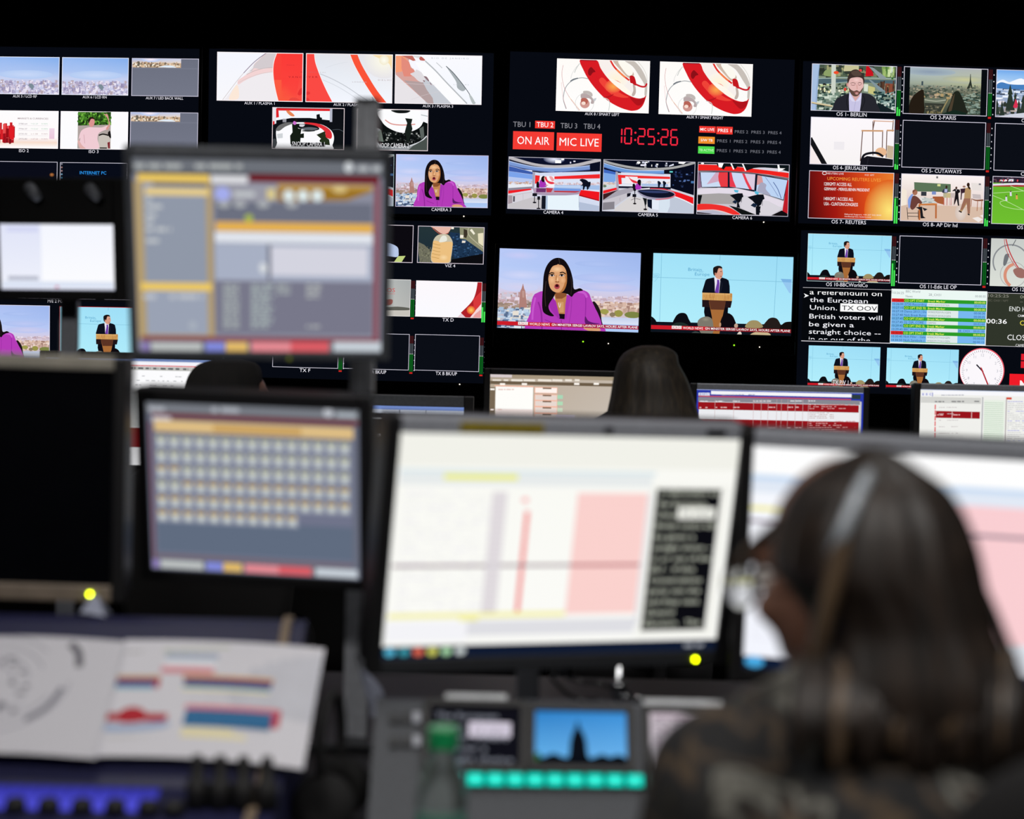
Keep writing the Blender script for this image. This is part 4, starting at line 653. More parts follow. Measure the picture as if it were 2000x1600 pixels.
PR = ['a referendum on', 'the European', 'Union.', 'British voters will', 'be given a', 'straight choice --', 'in or out of the', 'EU - if the', 'Conservatives', 'party win the', 'and they next', 'General', 'Election.  The']
def ui_c(a):
    a.fr((255, 390), (1915, 415), (160, 1490), (1783, 1452)); a.fill('fafaf4', 'fcfcf8'); a.r('f2f2ea', 250, 390, 1920, 560); a.r('dce8ec', 250, 572, 1500, 592); a.r('e8ecec', 250, 592, 1480, 650); a.r('f0f07c', 465, 592, 822, 620); a.U(1000, 1000)
    for i in range(26): a.greek('e8e8e8' if i % 3 else 'e0dcec', 30, 300, 262 + i * 21, 5, i, .5)
    a.r('dcd6da', 272, 255, 315, 805); a.r('f05050', 371, 340, 384, 808); a.e('f8a8a8', 368, 290, 10, 12)
    for i in range(22): a.r('fbe0dc', 371, 352 + i * 21, 384, 356 + i * 21); a.r('f4eff2', 274, 270 + i * 24, 313, 274 + i * 24)
    a.r('fbd2ce', 520, 255, 732, 812); a.r('dcdce4', 735, 250, 742, 870); a.r('9c8890', 8, 578, 732, 592); a.r('b06068', 520, 578, 728, 592); a.r('d8d4d8', 272, 578, 315, 592)
    for i in range(20): a.r('f8c8c4', 520, 270 + i * 28, 730, 271 + i * 28)
    a.r('f4f0a8', 8, 798, 520, 822); a.r('f8f4a0', 210, 822, 265, 848); a.r('dfdfe4', 235, 835, 735, 905); a.r('f4f4f8', 8, 835, 235, 925); a.r('f4f4ee', 742, 215, 985, 930); a.r('0c0c12', 757, 232, 958, 898)
    for i, s in enumerate(PR): a.t('c8ccbc', s, 766, 262 + i * 51, 24, min(185, 12.6 * len(s)), 'l', True)
    a.r('f8f8f0', 830, 318, 946, 372); a.t('44484c', 'TX OOV', 838, 360, 26, 100, 'l', True); a.r('101a30', 0, 945, 1000, 1000)
    for i, c in enumerate('58b8d8 3c98a8 e06850 d0d060 a8d8a8 c8d0d0'.split()): a.e(c, 22 + i * 40, 972, 15, 18)
    a.greek('a8acb4', 900, 960, 972, 14, 3); return a
def ui_d(a):
    a.U(1000, 1000); a.fill('f8faff', 'f4f6ff'); a.r('ffffff', 0, 0, 1000, 125); a.r('c8dcf4', 0, 125, 1000, 150); a.r('e2eaf6', 0, 150, 1000, 205); a.r('f4ec90', 0, 265, 250, 285); a.r('fbd0d4', 480, 205, 1000, 806); a.r('887888', 0, 326, 1000, 341); a.r('e4e8f0', 480, 806, 1000, 940)
    for i in range(24): a.greek('e4e4f0', 20, 300, 405 + i * 20, 5, i, .5); a.r('f4c0c4', 480, 225 + i * 24, 1000, 227 + i * 24)
    a.r('101c34', 0, 945, 1000, 1000); a.e('48a8e0', 30, 970, 26, 26); return a
def ui_e(a): a.U(1000, 560); a.fill('f4f6ff', 'fdfdff'); a.r(('e0e4f8', 'f0f2fc'), 0, 0, 360, 560); a.r('d4d8f4', 60, 20, 340, 70); a.r('b8bccc', 60, 445, 330, 482); a.r('dce4f4', 10, 490, 990, 540); a.e('d07088', 490, 540, 18, 14); a.r('d8dcf0', 0, 545, 1000, 560); return a
def ui_g(a):
    a.fr((135, 290), (1295, 320), (125, 1015)); a.fill('b8a894', 'c8bcb0', 'd0c8c0', 'c0b4a4'); a.r('a89880', 130, 290, 1300, 330); a.r('d8cccc', 135, 292, 285, 312)
    for x0, x1 in ((150, 210), (228, 260), (280, 360), (366, 446), (466, 560), (566, 636), (655, 702), (722, 755)): a.r('f0e8dc', x0, 326, x1, 340)
    a.r('6c5c48', 135, 350, 1300, 372)
    for x in (220, 372, 736, 872): a.r('fff8f0', x - 18, 352, x + 18, 366)
    a.r('786854', 130, 380, 165, 1015); a.r('fff8f0', 135, 388, 165, 400); a.r('fff0ec', 138, 530, 160, 540); a.r('fcb8a0', 165, 370, 438, 376); a.r('fffefa', 172, 378, 432, 560); a.r('f8e8e4', 172, 532, 432, 575); a.r('fffaf8', 172, 575, 432, 1000)
    a.greek('e8c8c0', 190, 300, 396, 8, 2); a.greek('e8c8c0', 190, 290, 534, 8, 5)
    for i, y in enumerate((388, 438, 480, 524, 568, 612, 656, 700)): a.r('f4b8a0', 442, y - 8, 602, y + 36); a.r('fff4ee' if i == 0 else 'e8d8d0', 448, y - 2, 598, y + 32); a.r('7c6450', 500, y - 4, 560, y + 6)
    for y, c in ((450, 'a8d8b8'), (495, 'b0dcb8'), (540, 'c8d8c0')): a.r(c, 602, y - 14, 640, y + 12)
    a.r('d4c8dc', 592, 572, 724, 604); return a
def ui_h(a):
    a.fr((50, 240), (828, 260), (40, 726)); a.fill('2838a8'); a.r('b8c8e8', 50, 242, 826, 252); a.r('f4f4f8', 116, 256, 772, 272); a.r('2c3c40', 772, 268, 814, 288)
    for i in range(3): a.r('e8ecf8', 58 + i * 18, 256, 74 + i * 18, 270); a.t('3048b0', 'BBC'[i], 66 + i * 18, 268, 10, bold=True)
    a.greek('a8a8b4', 165, 320, 266, 4, 2); a.r('c05058', 58, 278, 770, 284); a.r('888890', 56, 286, 812, 306)
    for i, x in enumerate((65, 138, 218, 312, 346, 380, 486, 508, 570)): a.greek('d8d8dc', x, x + 36, 296, 5, i)
    red = [(308, 342), (386, 452), (490, 520), (560, 600), (640, 690)]; a.r('ececf0', 56, 306, 808, 722)
    for y0, y1 in red:
        a.r('98141c', 56, y0, 806, y1)
        for i, (x0, x1) in enumerate(((62, 100), (138, 190), (220, 262), (385, 416), (472, 500), (510, 538))): a.greek('e8b8b8', x0, x1, (y0 + y1) / 2, 5, i + y0)
        for k in range(int((y1 - y0) / 9)): a.greek('d89898', 575, 700 + 90 * ((k * 7 + y0) % 3) / 2, y0 + 6 + k * 9, 4, k + y0)
    for x in (130, 218, 310, 346, 378, 418, 440, 470, 505, 540, 566): a.r('c8a8a8', x, 288, x + 1.5, 722)
    for i in range(4): a.greek('c0a8a8', 575, 690, 352 + i * 8, 3, i)
    a.r('c8c8cc', 806, 300, 814, 722); return a
def ui_i(a):
    a.fr((1093, 240), (1871, 262), (1083, 726)); a.fill('f0f0ec'); a.r('6874c8', 1090, 238, 1880, 246); a.r('c0cce8', 1090, 246, 1880, 254); a.r('f8f8fc', 1150, 256, 1860, 274); a.r('3848b8', 1148, 256, 1151, 274)
    for i in range(3): a.r('f0f0fc', 1098 + i * 17, 256, 1113 + i * 17, 270); a.t('4858b8', 'BBC'[i], 1105.5 + i * 17, 268, 10, bold=True)
    a.greek('b0b0bc', 1190, 1310, 268, 4, 2); a.r('d4d4d0', 1095, 278, 1376, 306); a.greek('888888', 1160, 1370, 298, 6, 4); a.r('98141c', 1166, 344, 1371, 376); a.greek('e8b0b0', 1172, 1200, 360, 5, 1); a.greek('e8b0b0', 1246, 1280, 360, 5, 2); a.r('e8c0c0', 1240, 344, 1243, 376); a.r('e8c0c0', 1331, 344, 1334, 376)
    for i in range(6): a.r('e04048', 1160, 312 + i * 26, 1165, 334 + i * 26); a.greek('c8c0c0', 1180, 1270, 325 + i * 30, 3, i + 3)
    a.r('b8b8bc', 1376, 278, 1382, 726); a.r('e8f0e4', 1386, 292, 1484, 726)
    for i in range(30): a.r('b0ccb0', 1390, 304 + i * 9, 1480, 306 + i * 9); a.greek('a0a0e0' if i % 5 == 0 else 'c8c8c8', 1500, 1600, 300 + i * 9, 3, i)
    a.r('b0a8a8', 1487, 280, 1492, 726); a.r('d84c38', 1494, 280, 1518, 290); return a
def ui_j(a):
    a.U(1000, 625); a.fill('0e1016'); a.r('7c98dc', 0, 0, 1000, 20); a.r('d8e0f0', 0, 20, 1000, 42); a.r('40485c', 620, 20, 625, 42); a.r('40485c', 775, 20, 780, 42); a.r('10141c', 0, 44, 1000, 70); a.r('c0c4c8', 440, 70, 990, 78); a.r('8c9094', 440, 70, 446, 120); a.r('303234', 300, 78, 430, 170); a.r('1a1c20', 446, 80, 985, 620)
    a.r('e8e8ec', 300, 165, 545, 182); a.r('d8d8dc', 300, 198, 545, 208); a.r('d8d8dc', 300, 330, 545, 340)
    for x in (420, 480, 505): a.r('a0b4cc', x, 345, x + 18, 395)
    a.e('503838', 512, 370, 7, 20); a.r('b0bcc8', 300, 405, 545, 425); a.r('dcdce4', 300, 430, 545, 445); a.r('c8c8cc', 300, 450, 545, 470); a.r('b02430', 300, 480, 545, 510); a.r('808488', 300, 515, 545, 540); return a
def ui_k(a):
    a.U(1000, 625); a.fill('fcfcfe'); a.r('8098d0', 0, 0, 1000, 14); a.r('f4f4fc', 0, 14, 1000, 34); a.r('d84c58', 0, 36, 1000, 42); a.r('c0c0bc', 0, 44, 1000, 66)
    for i in range(9): a.greek('585c60', 455 + i * 44, 485 + i * 44, 55, 10, i)
    for i in range(10): a.greek('b8b8bc', 430, 900, 100 + i * 26, 5, i, .4)
    a.r('e0e4e4', 0, 220, 1000, 400); a.r('801418', 0, 405, 1000, 520); a.r('d89898', 485, 405, 488, 520); return a
def sheet_left(a):
    a.U(1000, 700); a.fill('c8c8d0'); R = random.Random(5)
    for i, (rx, ry) in enumerate(((440, 330), (370, 270), (300, 210), (220, 150), (140, 90))): a.ring('a4a4b0', 330, 270, rx, ry, 10, 20 * i, 300 + 20 * i)
    a.l('606068', 40, '715,40 770,90 795,180'); a.l('7c7c88', 30, '740,310 690,430 600,510')
    for i in range(26): a.e('787884', R.uniform(130, 560), R.uniform(120, 480), R.uniform(12, 26), R.uniform(10, 20))
    return a
def sheet_right(a):
    a.fr((680, 435), (1790, 535), (545, 1155), (1690, 1195)); a.fill('d4d4dc'); g = a.greek
    g('a8a8a8', 690, 790, 520, 12, 1); g('b8c0a8', 910, 1290, 525, 14, 2); a.r('a8b4c8', 925, 550, 1225, 590); a.r('e8ecf4', 920, 595, 1215, 632); a.r('d88c98', 905, 635, 1205, 675)
    a.r('d0b088', 655, 672, 910, 690); a.r('8c1838', 655, 690, 905, 712); a.r('384898', 650, 712, 880, 738); a.r('80b8c8', 650, 738, 870, 756); a.r('b02840', 880, 700, 905, 760)
    a.r('dcb078', 1030, 700, 1530, 715); a.r('801c40', 1035, 715, 1525, 740); a.r('303880', 1045, 738, 1520, 755); a.r('4888b8', 1035, 752, 1515, 775); a.r('e8e4b8', 1030, 775, 1510, 792)
    a.r('b01c2c', 565, 905, 965, 955); a.s('b01c2c', '690,900 740,870 800,875 840,905 830,955 740,965 690,950'); a.s('9cb0d0', '560,960 750,975 965,960 950,1000 750,1015 560,1000'); g('b8b8b8', 640, 900, 1050, 10, 7)
    a.r('d87888', 1055, 880, 1560, 905); a.r('c03850', 1520, 900, 1565, 1015); a.r('2c6c9c', 1055, 905, 1525, 1000); a.r('e8e0b8', 1045, 1010, 1530, 1065); g('c0c0c8', 1100, 1400, 830, 10, 9); return a
def small_prompt(a):
    a.U(1000, 680); a.fill('101018')
    for i, s in enumerate(('The European', 'Union.', 'British voters', 'be given a', 'straight choice')): a.t('9094a0', s, 60, 130 + i * 125, 60, min(880, 58 * len(s)), 'l', True)
    a.r('d8d0e0', 430, 170, 900, 340); a.t('5c5864', 'TX OOV', 470, 310, 70, 380, 'l', True); return a
def small_city(a):
    a.U(1000, 640); a.fill('2c80c8', '3c90d8', '70b8f0', '68b4ec'); a.s('0c1018', '0,640 0,560 100,540 200,500 280,530 355,545 375,480 385,360 410,260 440,190 465,100 490,190 530,260 560,360 570,480 600,545 680,520 740,500 820,530 900,500 1000,540 1000,640'); a.r('080c14', 0, 560, 1000, 640); a.e('28602c', 30, 540, 30, 50); return a
def small_list(a):
    a.U(1000, 700); a.fill('c8bcc4', 'b8b4bc')
    for i in range(13): a.greek('6c6470' if i % 3 else '84607c', 60, 930, 50 + i * 52, 20, i, .6)
    return a

# ------------------------------------------------------------------ room
wallm = mat('black_wall_paint', '08080a', .8, scale=8)
struct('floor', (0, 2.5, -.05), (8, 9, .1), mat('dark_carpet', '1a1a1e', .95, scale=200, bump=.4))
struct('ceiling', (0, 2.5, 2.8), (8, 9, .1), mat('black_ceiling', '070707', .9, scale=10))
struct('wall_back', (0, 6.6, 1.375), (8, .1, 2.75), wallm)
struct('wall_front', (0, -1.95, 1.375), (8, .1, 2.75), wallm)
struct('wall_left', (-3.95, 2.5, 1.375), (.1, 9, 2.75), wallm)
struct('wall_right', (3.95, 2.5, 1.375), (.1, 9, 2.75), wallm)

def RM(rot):
    return Euler((math.radians(rot[1]), math.radians(rot[2]), math.radians(rot[0])), 'YXZ').to_matrix().to_4x4()
def onplane(x, y, c, M):
    """pixel to (x, z) on the plane through c with orientation M"""
    n = (M.to_3x3() @ Vector((0, 1, 0))); d = ray(x, y); t = (Vector(c) - EYE).dot(n) / d.dot(n)
    P = M.to_3x3().transposed() @ (EYE + d * t - Vector(c)); return P.x, P.z
led_g = emit('green_power_light', 'd4e800', 14); led_w = emit('white_power_light', 'fff0d8', 2.5); led_s = emit('small_green_light', '90e820', 1.6); led_d = emit('dim_olive_light', '606818', 1.2)
def led(parent, x, z, r, m_, M=None, y=-.008):
    bm = bmesh.new(); lathe(bm, [(r, -.002), (r, .001), (r * .7, .002)], n=14)
    bmesh.ops.transform(bm, matrix=Matrix.Translation((x, y, z)) @ Matrix.Rotation(math.pi / 2, 4, 'X'), verts=bm.verts)
    o = done('power_light', bm, m_, parent)
    if M is not None: o.matrix_local = M
    return o
def panel(root, M, W, H, bz, depth, fm, tm=None, bmt=None, gls=glass, shell=None):
    """display head: shell, bezel bars, screen; bz = left, right, top, bottom bezel widths"""
    l, r, t, b = bz; f = -.006; th = .026
    def P(o): o.matrix_local = M; return o
    P(boxo('back_shell', ((r - l) / 2, .014 + depth / 2, (t - b) / 2), (W + l + r - .006, depth, H + t + b - .006), shell or black, root, .006))
    for x, w in ((-W / 2 - l / 2, l), (W / 2 + r / 2, r)): P(boxo('bezel', (x, f + th / 2, (t - b) / 2), (w, th, H + t + b), fm, root, .003))
    P(boxo('bezel', (0, f + th / 2, H / 2 + t / 2), (W, th, t), tm or fm, root, .003, 'silver upper bezel' if tm is silver else None))
    P(boxo('bezel', (0, f + th / 2, -H / 2 - b / 2), (W, th, b), bmt or fm, root, .003))
    return P(boxo('screen', (0, .008, 0), (W + .002, .014, H + .002), gls, root, 0))

# ------------------------------------------------------------------ wall of monitors
def cap(scr, x, z, h, w, txt, name='caption'):
    """name strip under a picture"""
    a = Art(x - w / 2, z + h, x + w / 2, z - h * .4); a.U(1000, 1000); a.t('eceaf4', txt, 500, 700, 690, 960); a.build(name, scr, -.0042)
def meter(scr, x, z1, z0, lv=0., red=False):
    z1 += TZ; z0 += TZ; a = Art(x, z1, x + .022, z0 - .012); a.clip = False; a.U(100, 1000); a.r('3c1418', 0, 0, 62, 200); a.r('40464c', 0, 200, 62, 470)
    a.r('0c5c1c', 0, 475, 62, 930); a.r('c8c8c8', 0, 466, 62, 476); a.r('0a1410', 28, 0, 34, 930)
    if lv: a.r('48e858', 0, 930 - 460 * lv, 26, 990); a.r('48e858', 36, 930 - 300 * lv, 62, 990)
    else: a.r('38c850' if red is None else 'c82820', 6, 945, 58, 985)
    for i in range(7): a.r('d8d8e0', 78, 95 + i * 132, 94, 117 + i * 132)
    a.build('audio_meter', scr, -.0042)
TZ = 0
def tile(scr, q, fn, txt=None, th=.0135, tw=None, label=None, dy=0, **k):
    x0, z1, x1, z0 = [v / 1000 for v in q]; z1 += TZ; z0 += TZ
    a = Art(x0, z1, x1, z0); fn(a, **k); o = a.build('video_tile', scr, -.0012, label=label)
    if txt: cap(scr, (x0 + x1) / 2 + dy, z0 - th - .003, th, tw or len(txt) * th * .8, txt)
    return o
def wall_monitor(c, rot, label, W=1.062, H=.602, bz=.0105, group='black multiviewer screens on the back wall'):
    r = empty('wall_monitor', c, label, 'monitor', rot, group)
    I = Matrix.Identity(4); s = panel(r, I, W, H, (bz,) * 4, .06, black2, gls=wallglass, shell=black2)
    if W > 1: a = Art(-W / 2, H / 2, W / 2, -H / 2); a.fill('070a12'); a.build('backlit_background', s, -.0004)
    M = RM(rot); b = M.inverted() @ Vector((0, 1, 0)); br = boxo('wall_bracket', (0, 0, 0), (.3, .1, .2), black2, r, .003)
    br.matrix_local = M.inverted() @ Matrix.Translation((0, 6.505 - c[1], 0)) if c[1] > 6.35 else M.inverted() @ Matrix.Translation((0, 6.49 - c[1], 0))
    return r, s

r, s = wall_monitor((-1.722, 6.4, 2.202), (-1.72, -1.96, -.34), 'upper far left wall screen with blue skyline, ISO 2 and ISO 3 pictures')
tile(s, (-249, 264, 6, 124), lambda a: crowd(a, 0), 'AUX 5 / LCD RF', .0098, .094, 'hazy skyline picture captioned AUX 5')
tile(s, (16, 264, 266, 124), crowd, 'AUX 6 / LCD RN', .0098, .094, 'hazy skyline picture captioned AUX 6')
tile(s, (278, 264, 529, 123), skyline, 'AUX 7 / LED BACK WALL', .0098, .146, 'grey picture with a skyline strip captioned AUX 7')
tile(s, (-249, 63, 6, -78), markets, 'ISO 2', .0118, .038, 'white markets table picture with red cylinders')
tile(s, (14, 63, 268, -78), waving, 'ISO 3', .0118, .038, 'photo of a person waving in a pale pink shirt')
tile(s, (276, 63, 530, -78), skyline, label='lower grey picture with a skyline strip')
tile(s, (-249, -127, 5, -270), ember, label='dark picture with one orange glow'); tile(s, (15, -128, 268, -271), internet, label='dark picture reading INTERNET PC')

r, s = wall_monitor((-1.713, 6.4, 1.572), (.24, .88, -.28), 'lower far left wall screen with small presenter and podium pictures')
tile(s, (-144, 152, 144, -7), dark, 'M/E 2 PGM', .0115, .07); tile(s, (178, 152, 471, -7), dark)
tile(s, (-404, -33, -26, -242), lambda a: anchor(a, False).edge('e8e0f0', 4), label='presenter in purple jacket')
tile(s, (10, -34, 393, -244), lambda a: podium(a, False).edge('c82828', 5), label='speaker at podium with red border')

r, s = wall_monitor((-.627, 6.4, 2.211), (-.74, -.04, -.24), 'upper wall screen with three red and white globe pictures and CAMERA 3')
for i, (q, f) in enumerate((((-501, 290, -179, 109), aux1), ((-169, 290, 155, 109), aux2), ((164, 291, 488, 109), aux3))): tile(s, q, f, 'AUX %d / PLASMA %d' % (i + 1, i + 1), .010, .118, 'red and white globe graphic captioned AUX %d' % (i + 1))
tile(s, (-292, 88, -22, -67), snoop1, label='overhead studio view SNOOP CAMERA 1'); tile(s, (24, 88, 291, -66), snoop2, label='overhead studio view SNOOP CAMERA 2')
tile(s, (173, -79, 518, -274), lambda a: anchor(a, False).edge('d4c8e4', 5), 'CAMERA 3', .0118, .077, 'presenter in purple jacket captioned CAMERA 3')
tile(s, (-183, -80, 166, -273), lambda a: camera5(a).edge('b8d0d4', 5), 'CAMERA 2', .015, .077); tile(s, (-524, -80, -193, -273), lambda a: camera4(a).edge(w=5), 'CAMERA 1', .015, .077)
led(r, .430, -.3065, .0022, led_w)

r, s = wall_monitor((-.638, 6.4, 1.587), (-1.93, -2.8, .23), 'lower wall screen with VIZ 4 and TX D pictures behind the pole monitors')
tile(s, (5, 284, 253, 143), viz3, 'VIZ 3', .014, .04); tile(s, (270, 283, 519, 144), viz4, 'VIZ 4', .0108, .04, 'hand holding an orange bottle captioned VIZ 4')
tile(s, (3, 80, 249, -58), txc, 'TX C', .016, .044, 'pale picture with red letters'); tile(s, (269, 78, 516, -57), txd, 'TX D', .0132, .044, 'white picture with a red curve captioned TX D')
tile(s, (4, -124, 250, -259), dark, 'TX A BK/UP', .013, .083); tile(s, (271, -123, 513, -258), dark, 'TX B BK/UP', .013, .083); tile(s, (-262, -125, -15, -260), dark, 'TX F', .0132, .042)
for x, z1, z0, lv in ((.251, .076, -.058, 0), (.517, .073, -.062, .7), (.252, -.130, -.262, 0), (.514, -.13, -.264, 0), (-.013, -.13, -.262, 0)): meter(s, x, z1, z0, lv)
led(r, .443, -.3065, .0022, led_w)

r, s = wall_monitor((.493, 6.4, 2.219), (.74, -.05, .28), 'upper middle wall screen with red clock, ON AIR and MIC LIVE lamps')
tile(s, (-356, 280, -9, 86), aux8, 'AUX 8 / SMART LEFT', .0105, .134, 'red ribbon globe graphic captioned AUX 8'); tile(s, (28, 280, 375, 85), aux8, 'AUX 9 / SMART RIGHT', .0105, .143, 'red ribbon globe graphic captioned AUX 9')
for q, f, n in (((-526, -89, -182, -283), camera4, '4'), ((-172, -89, 171, -282), camera5, '5'), ((181, -89, 524, -283), camera6, '6')): tile(s, q, lambda a: f(a).edge('d0ccdc', 5), 'CAMERA ' + n, .0118, .077, 'studio view captioned CAMERA ' + n)
a = Art(0, 0, .001, -.001); a.U(1, 1); tally(a).build('status_display', s, -.0012, label='red clock and red status lamps')
led(r, .433, -.3065, .0022, led_w)

TZ = .013
r, s = wall_monitor((1.582, 6.4, 2.206), (1.77, -.47, .3), 'upper right wall screen with Berlin reporter, Paris view and classroom pictures')
for q, f, tx, tw, lv, lb in (((-497, 280, -179, 106), berlin, 'OS 1- BERLIN', .118, .25, 'bearded reporter in dark jacket'), ((-152, 281, 164, 105), paris, 'OS 2-PARIS', .101, 0, 'grey city view with a tower'), ((196, 281, 512, 104), alps, 'OS 3- DAVOS', .11, 0, 'snowy mountains and firs'), ((-495, 83, -180, -93), jerusalem, 'OS 4- JERUSALEM', .133, .1, 'white room with a chair and black bag'), ((-150, 82, 163, -94), dark, 'OS 5- CUTAWAYS', .157, 0, None), ((197, 82, 510, -95), dark, 'OS 6- LIVE', .1, 0, None), ((-495, -116, -176, -294), reuters, 'OS 7- REUTERS', .135, .95, 'red and orange text page'), ((-149, -117, 165, -294), classroom, 'OS 8- AP Dir hd', .136, .2, 'classroom with a green board'), ((195, -116, 507, -294), football, 'OS 9- SPORT', .11, 0, 'green football pitch')):
    tile(s, q, f, tx, 0.0142, tw, lb, -.006); meter(s, q[2] / 1000 + .003, q[1] / 1000 - .002, q[3] / 1000, lv)

TZ = .018
r, s = wall_monitor((1.592, 6.4, 1.579), (1.7, 0, .25), 'lower right wall screen with autocue text, running order and white clock face')
for q, f, tx, tw, lv, lb in (((-504, 272, -190, 95), lambda a: podium(a).edge('d8f0f0', 4), 'OS 10-BBCWorldCo', .163, .85, 'speaker at podium captioned OS 10'), ((-160, 274, 153, 97), dark, 'OS 11-Edit LE OP', .145, 0, None), ((185, 274, 500, 96), globe12, 'OS 12-BBCWorld', .14, 0, 'grey ring graphic')):
    tile(s, q, f, tx, 0.0142, tw, lb, -.006); meter(s, q[2] / 1000 + .003, q[1] / 1000 - .002, q[3] / 1000, lv)
tile(s, (-517, 71, -181, -130), prompter, label='black autocue page with white text'); tile(s, (-184, 75, 177, -129), rundown, label='green and blue running order table'); tile(s, (177, 71, 527, -129), countdown, label='dark olive countdown page')
tile(s, (-488, -145, -218, -298), podium, label='speaker at podium'); tile(s, (-193, -146, 78, -298), podium, label='speaker at podium')
cap(s, -.365, -.288 + TZ, .016, .062, 'TX P/V 1'); a = Art(.168, -.222 + TZ, .169, -.223 + TZ); a.U(1, 1); clockface(a).build('clock_face', s, -.0012, label='white analogue clock face')
a = Art(.273, -.231 + TZ, .527, -.298 + TZ); a.U(254, 67); a.fill('f01c28'); a.t('fff0f0', 'MIC LIVE', 40, 58, 34, 190, 'l', True); a.build('status_display', s, -.0012, label='red lamp at lower right corner')
a = Art(.31, -.155 + TZ, .53, -.208 + TZ); a.U(220, 53)
for x in (4, 40, 90, 126, 170): a.r('e01c2c', x, 0, x + 24, 24); a.r('e01c2c', x, 28, x + 24, 53)
a.build('status_display', s, -.0012, label='red digits at the right edge')

TZ = 0
for c, rot, f, lb, leds in (((.2, 6.32, 1.635), (-.23, -1.92, .7), anchor, 'small wall monitor showing presenter in purple jacket above news ticker', ((.0585, led_s), (.152, led_w))), ((.762, 6.32, 1.635), (-.9, -.69, .46), podium, 'small wall monitor showing speaker at wooden podium on cyan background', ((.05, led_s), (.144, led_w)))):
    k = 6.32 / (6.299 if f is anchor else 6.363)
    if f is podium: c = tuple(EYE + (Vector((.772, 6.363, 1.636)) - EYE) * k)
    else: c = tuple(EYE + (Vector((.2, 6.299, 1.636)) - EYE) * k)
    r, s = wall_monitor(c, rot, lb, .522 * k, .294 * k, .016, 'small programme monitors on the back wall')
    w, h = .26 * k * 1000, .14625 * k * 1000; tile(s, (-w, h, w, -h), f)
    boxo('chin_panel', (0, .02, -h / 1000 - .045), (.55, .05, .055), black2, r, .004)
    for x, m_ in leds: led(r, x, -h / 1000 - .045 + (.004 if m_ is led_s else 0), .003 if m_ is led_s else .002, m_, y=-.006)

# ------------------------------------------------------------------ desks
def desk(x0, x1, y0, y1, label):
    r = empty('control_desk', ((x0 + x1) / 2, (y0 + y1) / 2, 0), label, 'desk'); w, d = x1 - x0, y1 - y0
    boxo('desktop', (0, 0, .7325), (w, d, .025), mat('dark_desk_laminate', '0b0b0d', .5, scale=60), r, .004)
    for x in (-w / 2 + .08, 0, w / 2 - .08): boxo('leg_panel', (x, .05, .36), (.03, d - .2, .72), dgrey, r, .002)
desk(-1.6, 1.5, 1.93, 3.45, 'long dark front desk carrying the blurred monitors and consoles'); desk(-1.9, 2.2, 5.0, 5.85, 'dark rear desk in front of the wall screens')
DZ = .745

# ------------------------------------------------------------------ desk monitors
def stand(root, c, M, base, post=.03, pm=silver):
    """neck behind the display and a foot on the desk; base = foot position (world)"""
    L = Vector(root.location); back = Vector(c) + M.to_3x3() @ Vector((0, .06, -.03)); b = Vector(base)
    bm = bmesh.new(); h = max(.1, back.z - DZ); box(bm, (0, 0, h / 2), (post, .022, h), .004); o = done('stand_post', bm, pm or grey, root); o.location = Vector((b.x, b.y, DZ + .003)) - L
    bm = bmesh.new(); d = (back - Vector((b.x, b.y, back.z))); tube(bm, [(0, 0, 0), tuple(d)], .018, 8); o = done('mount_arm', bm, black, root); o.location = Vector((b.x, b.y, back.z)) - L
    bm = bmesh.new(); box(bm, (0, 0, .008), (.24, .17, .014), .005); o = done('stand_foot', bm, pm or grey, root); o.location = Vector((b.x, b.y, DZ)) - L
def desk_monitor(c, rot, W, H, bz, label, art, fm=black, tm=None, bmt=None, depth=.05, base=None, group=None, name='desk_monitor', post=.035, lit=None):
    M0 = RM(rot); b = base or (c[0], c[1] + .12, DZ); r = empty(name, (b[0], b[1], DZ), label, 'monitor', group=group)
    M = Matrix.Translation(Vector(c) - Vector(r.location)) @ M0
    s = panel(r, M, W, H, bz, depth, fm, tm, bmt)
    if art:
        a = Art(-W / 2, H / 2, W / 2, -H / 2); art(a); a.build('screen_image', s, -.0012)
    if base is not False: stand(r, c, M0, b, post)
    if lit: led(r, lit[0], lit[1], lit[2], lit[3], M)
    return r, s, M
g2 = 'desk monitors on the rear desk'
for px, py, fn, lb, tm in ((957.8, 731.2, ui_g, 'rear desk monitor with beige timeline, left of the long-haired person', None), (1361, 760.5, ui_h, 'rear desk monitor with dark red table, right of the long-haired person', silver), (1797.7, 760.5, ui_i, 'rear desk monitor with pale lists, rightmost on the rear desk', silver)):
    p = at(px, py, 5.3); c = (p.x + .259, 5.3, p.z - .162); desk_monitor(c, (0, 0, 0), .518, .324, (.019, .018, .019, .03), lb, fn, tm=tm, group=g2)
p = at(906, 796, 5.2); desk_monitor((p.x - .259, 5.2, p.z - .162), (0, 0, 0), .518, .324, (.019, .03, .034, .03), 'rear desk monitor with mostly dark page, behind the centre pole', ui_j, tm=grey, group=g2)
p = at(90, 697, 5.2); desk_monitor((p.x + .259, 5.2, p.z - .162), (0, 0, 0), .518, .324, (.019, .019, .019, .03), 'rear desk monitor with white page, left behind the stacked pole monitors', ui_k, group=g2)

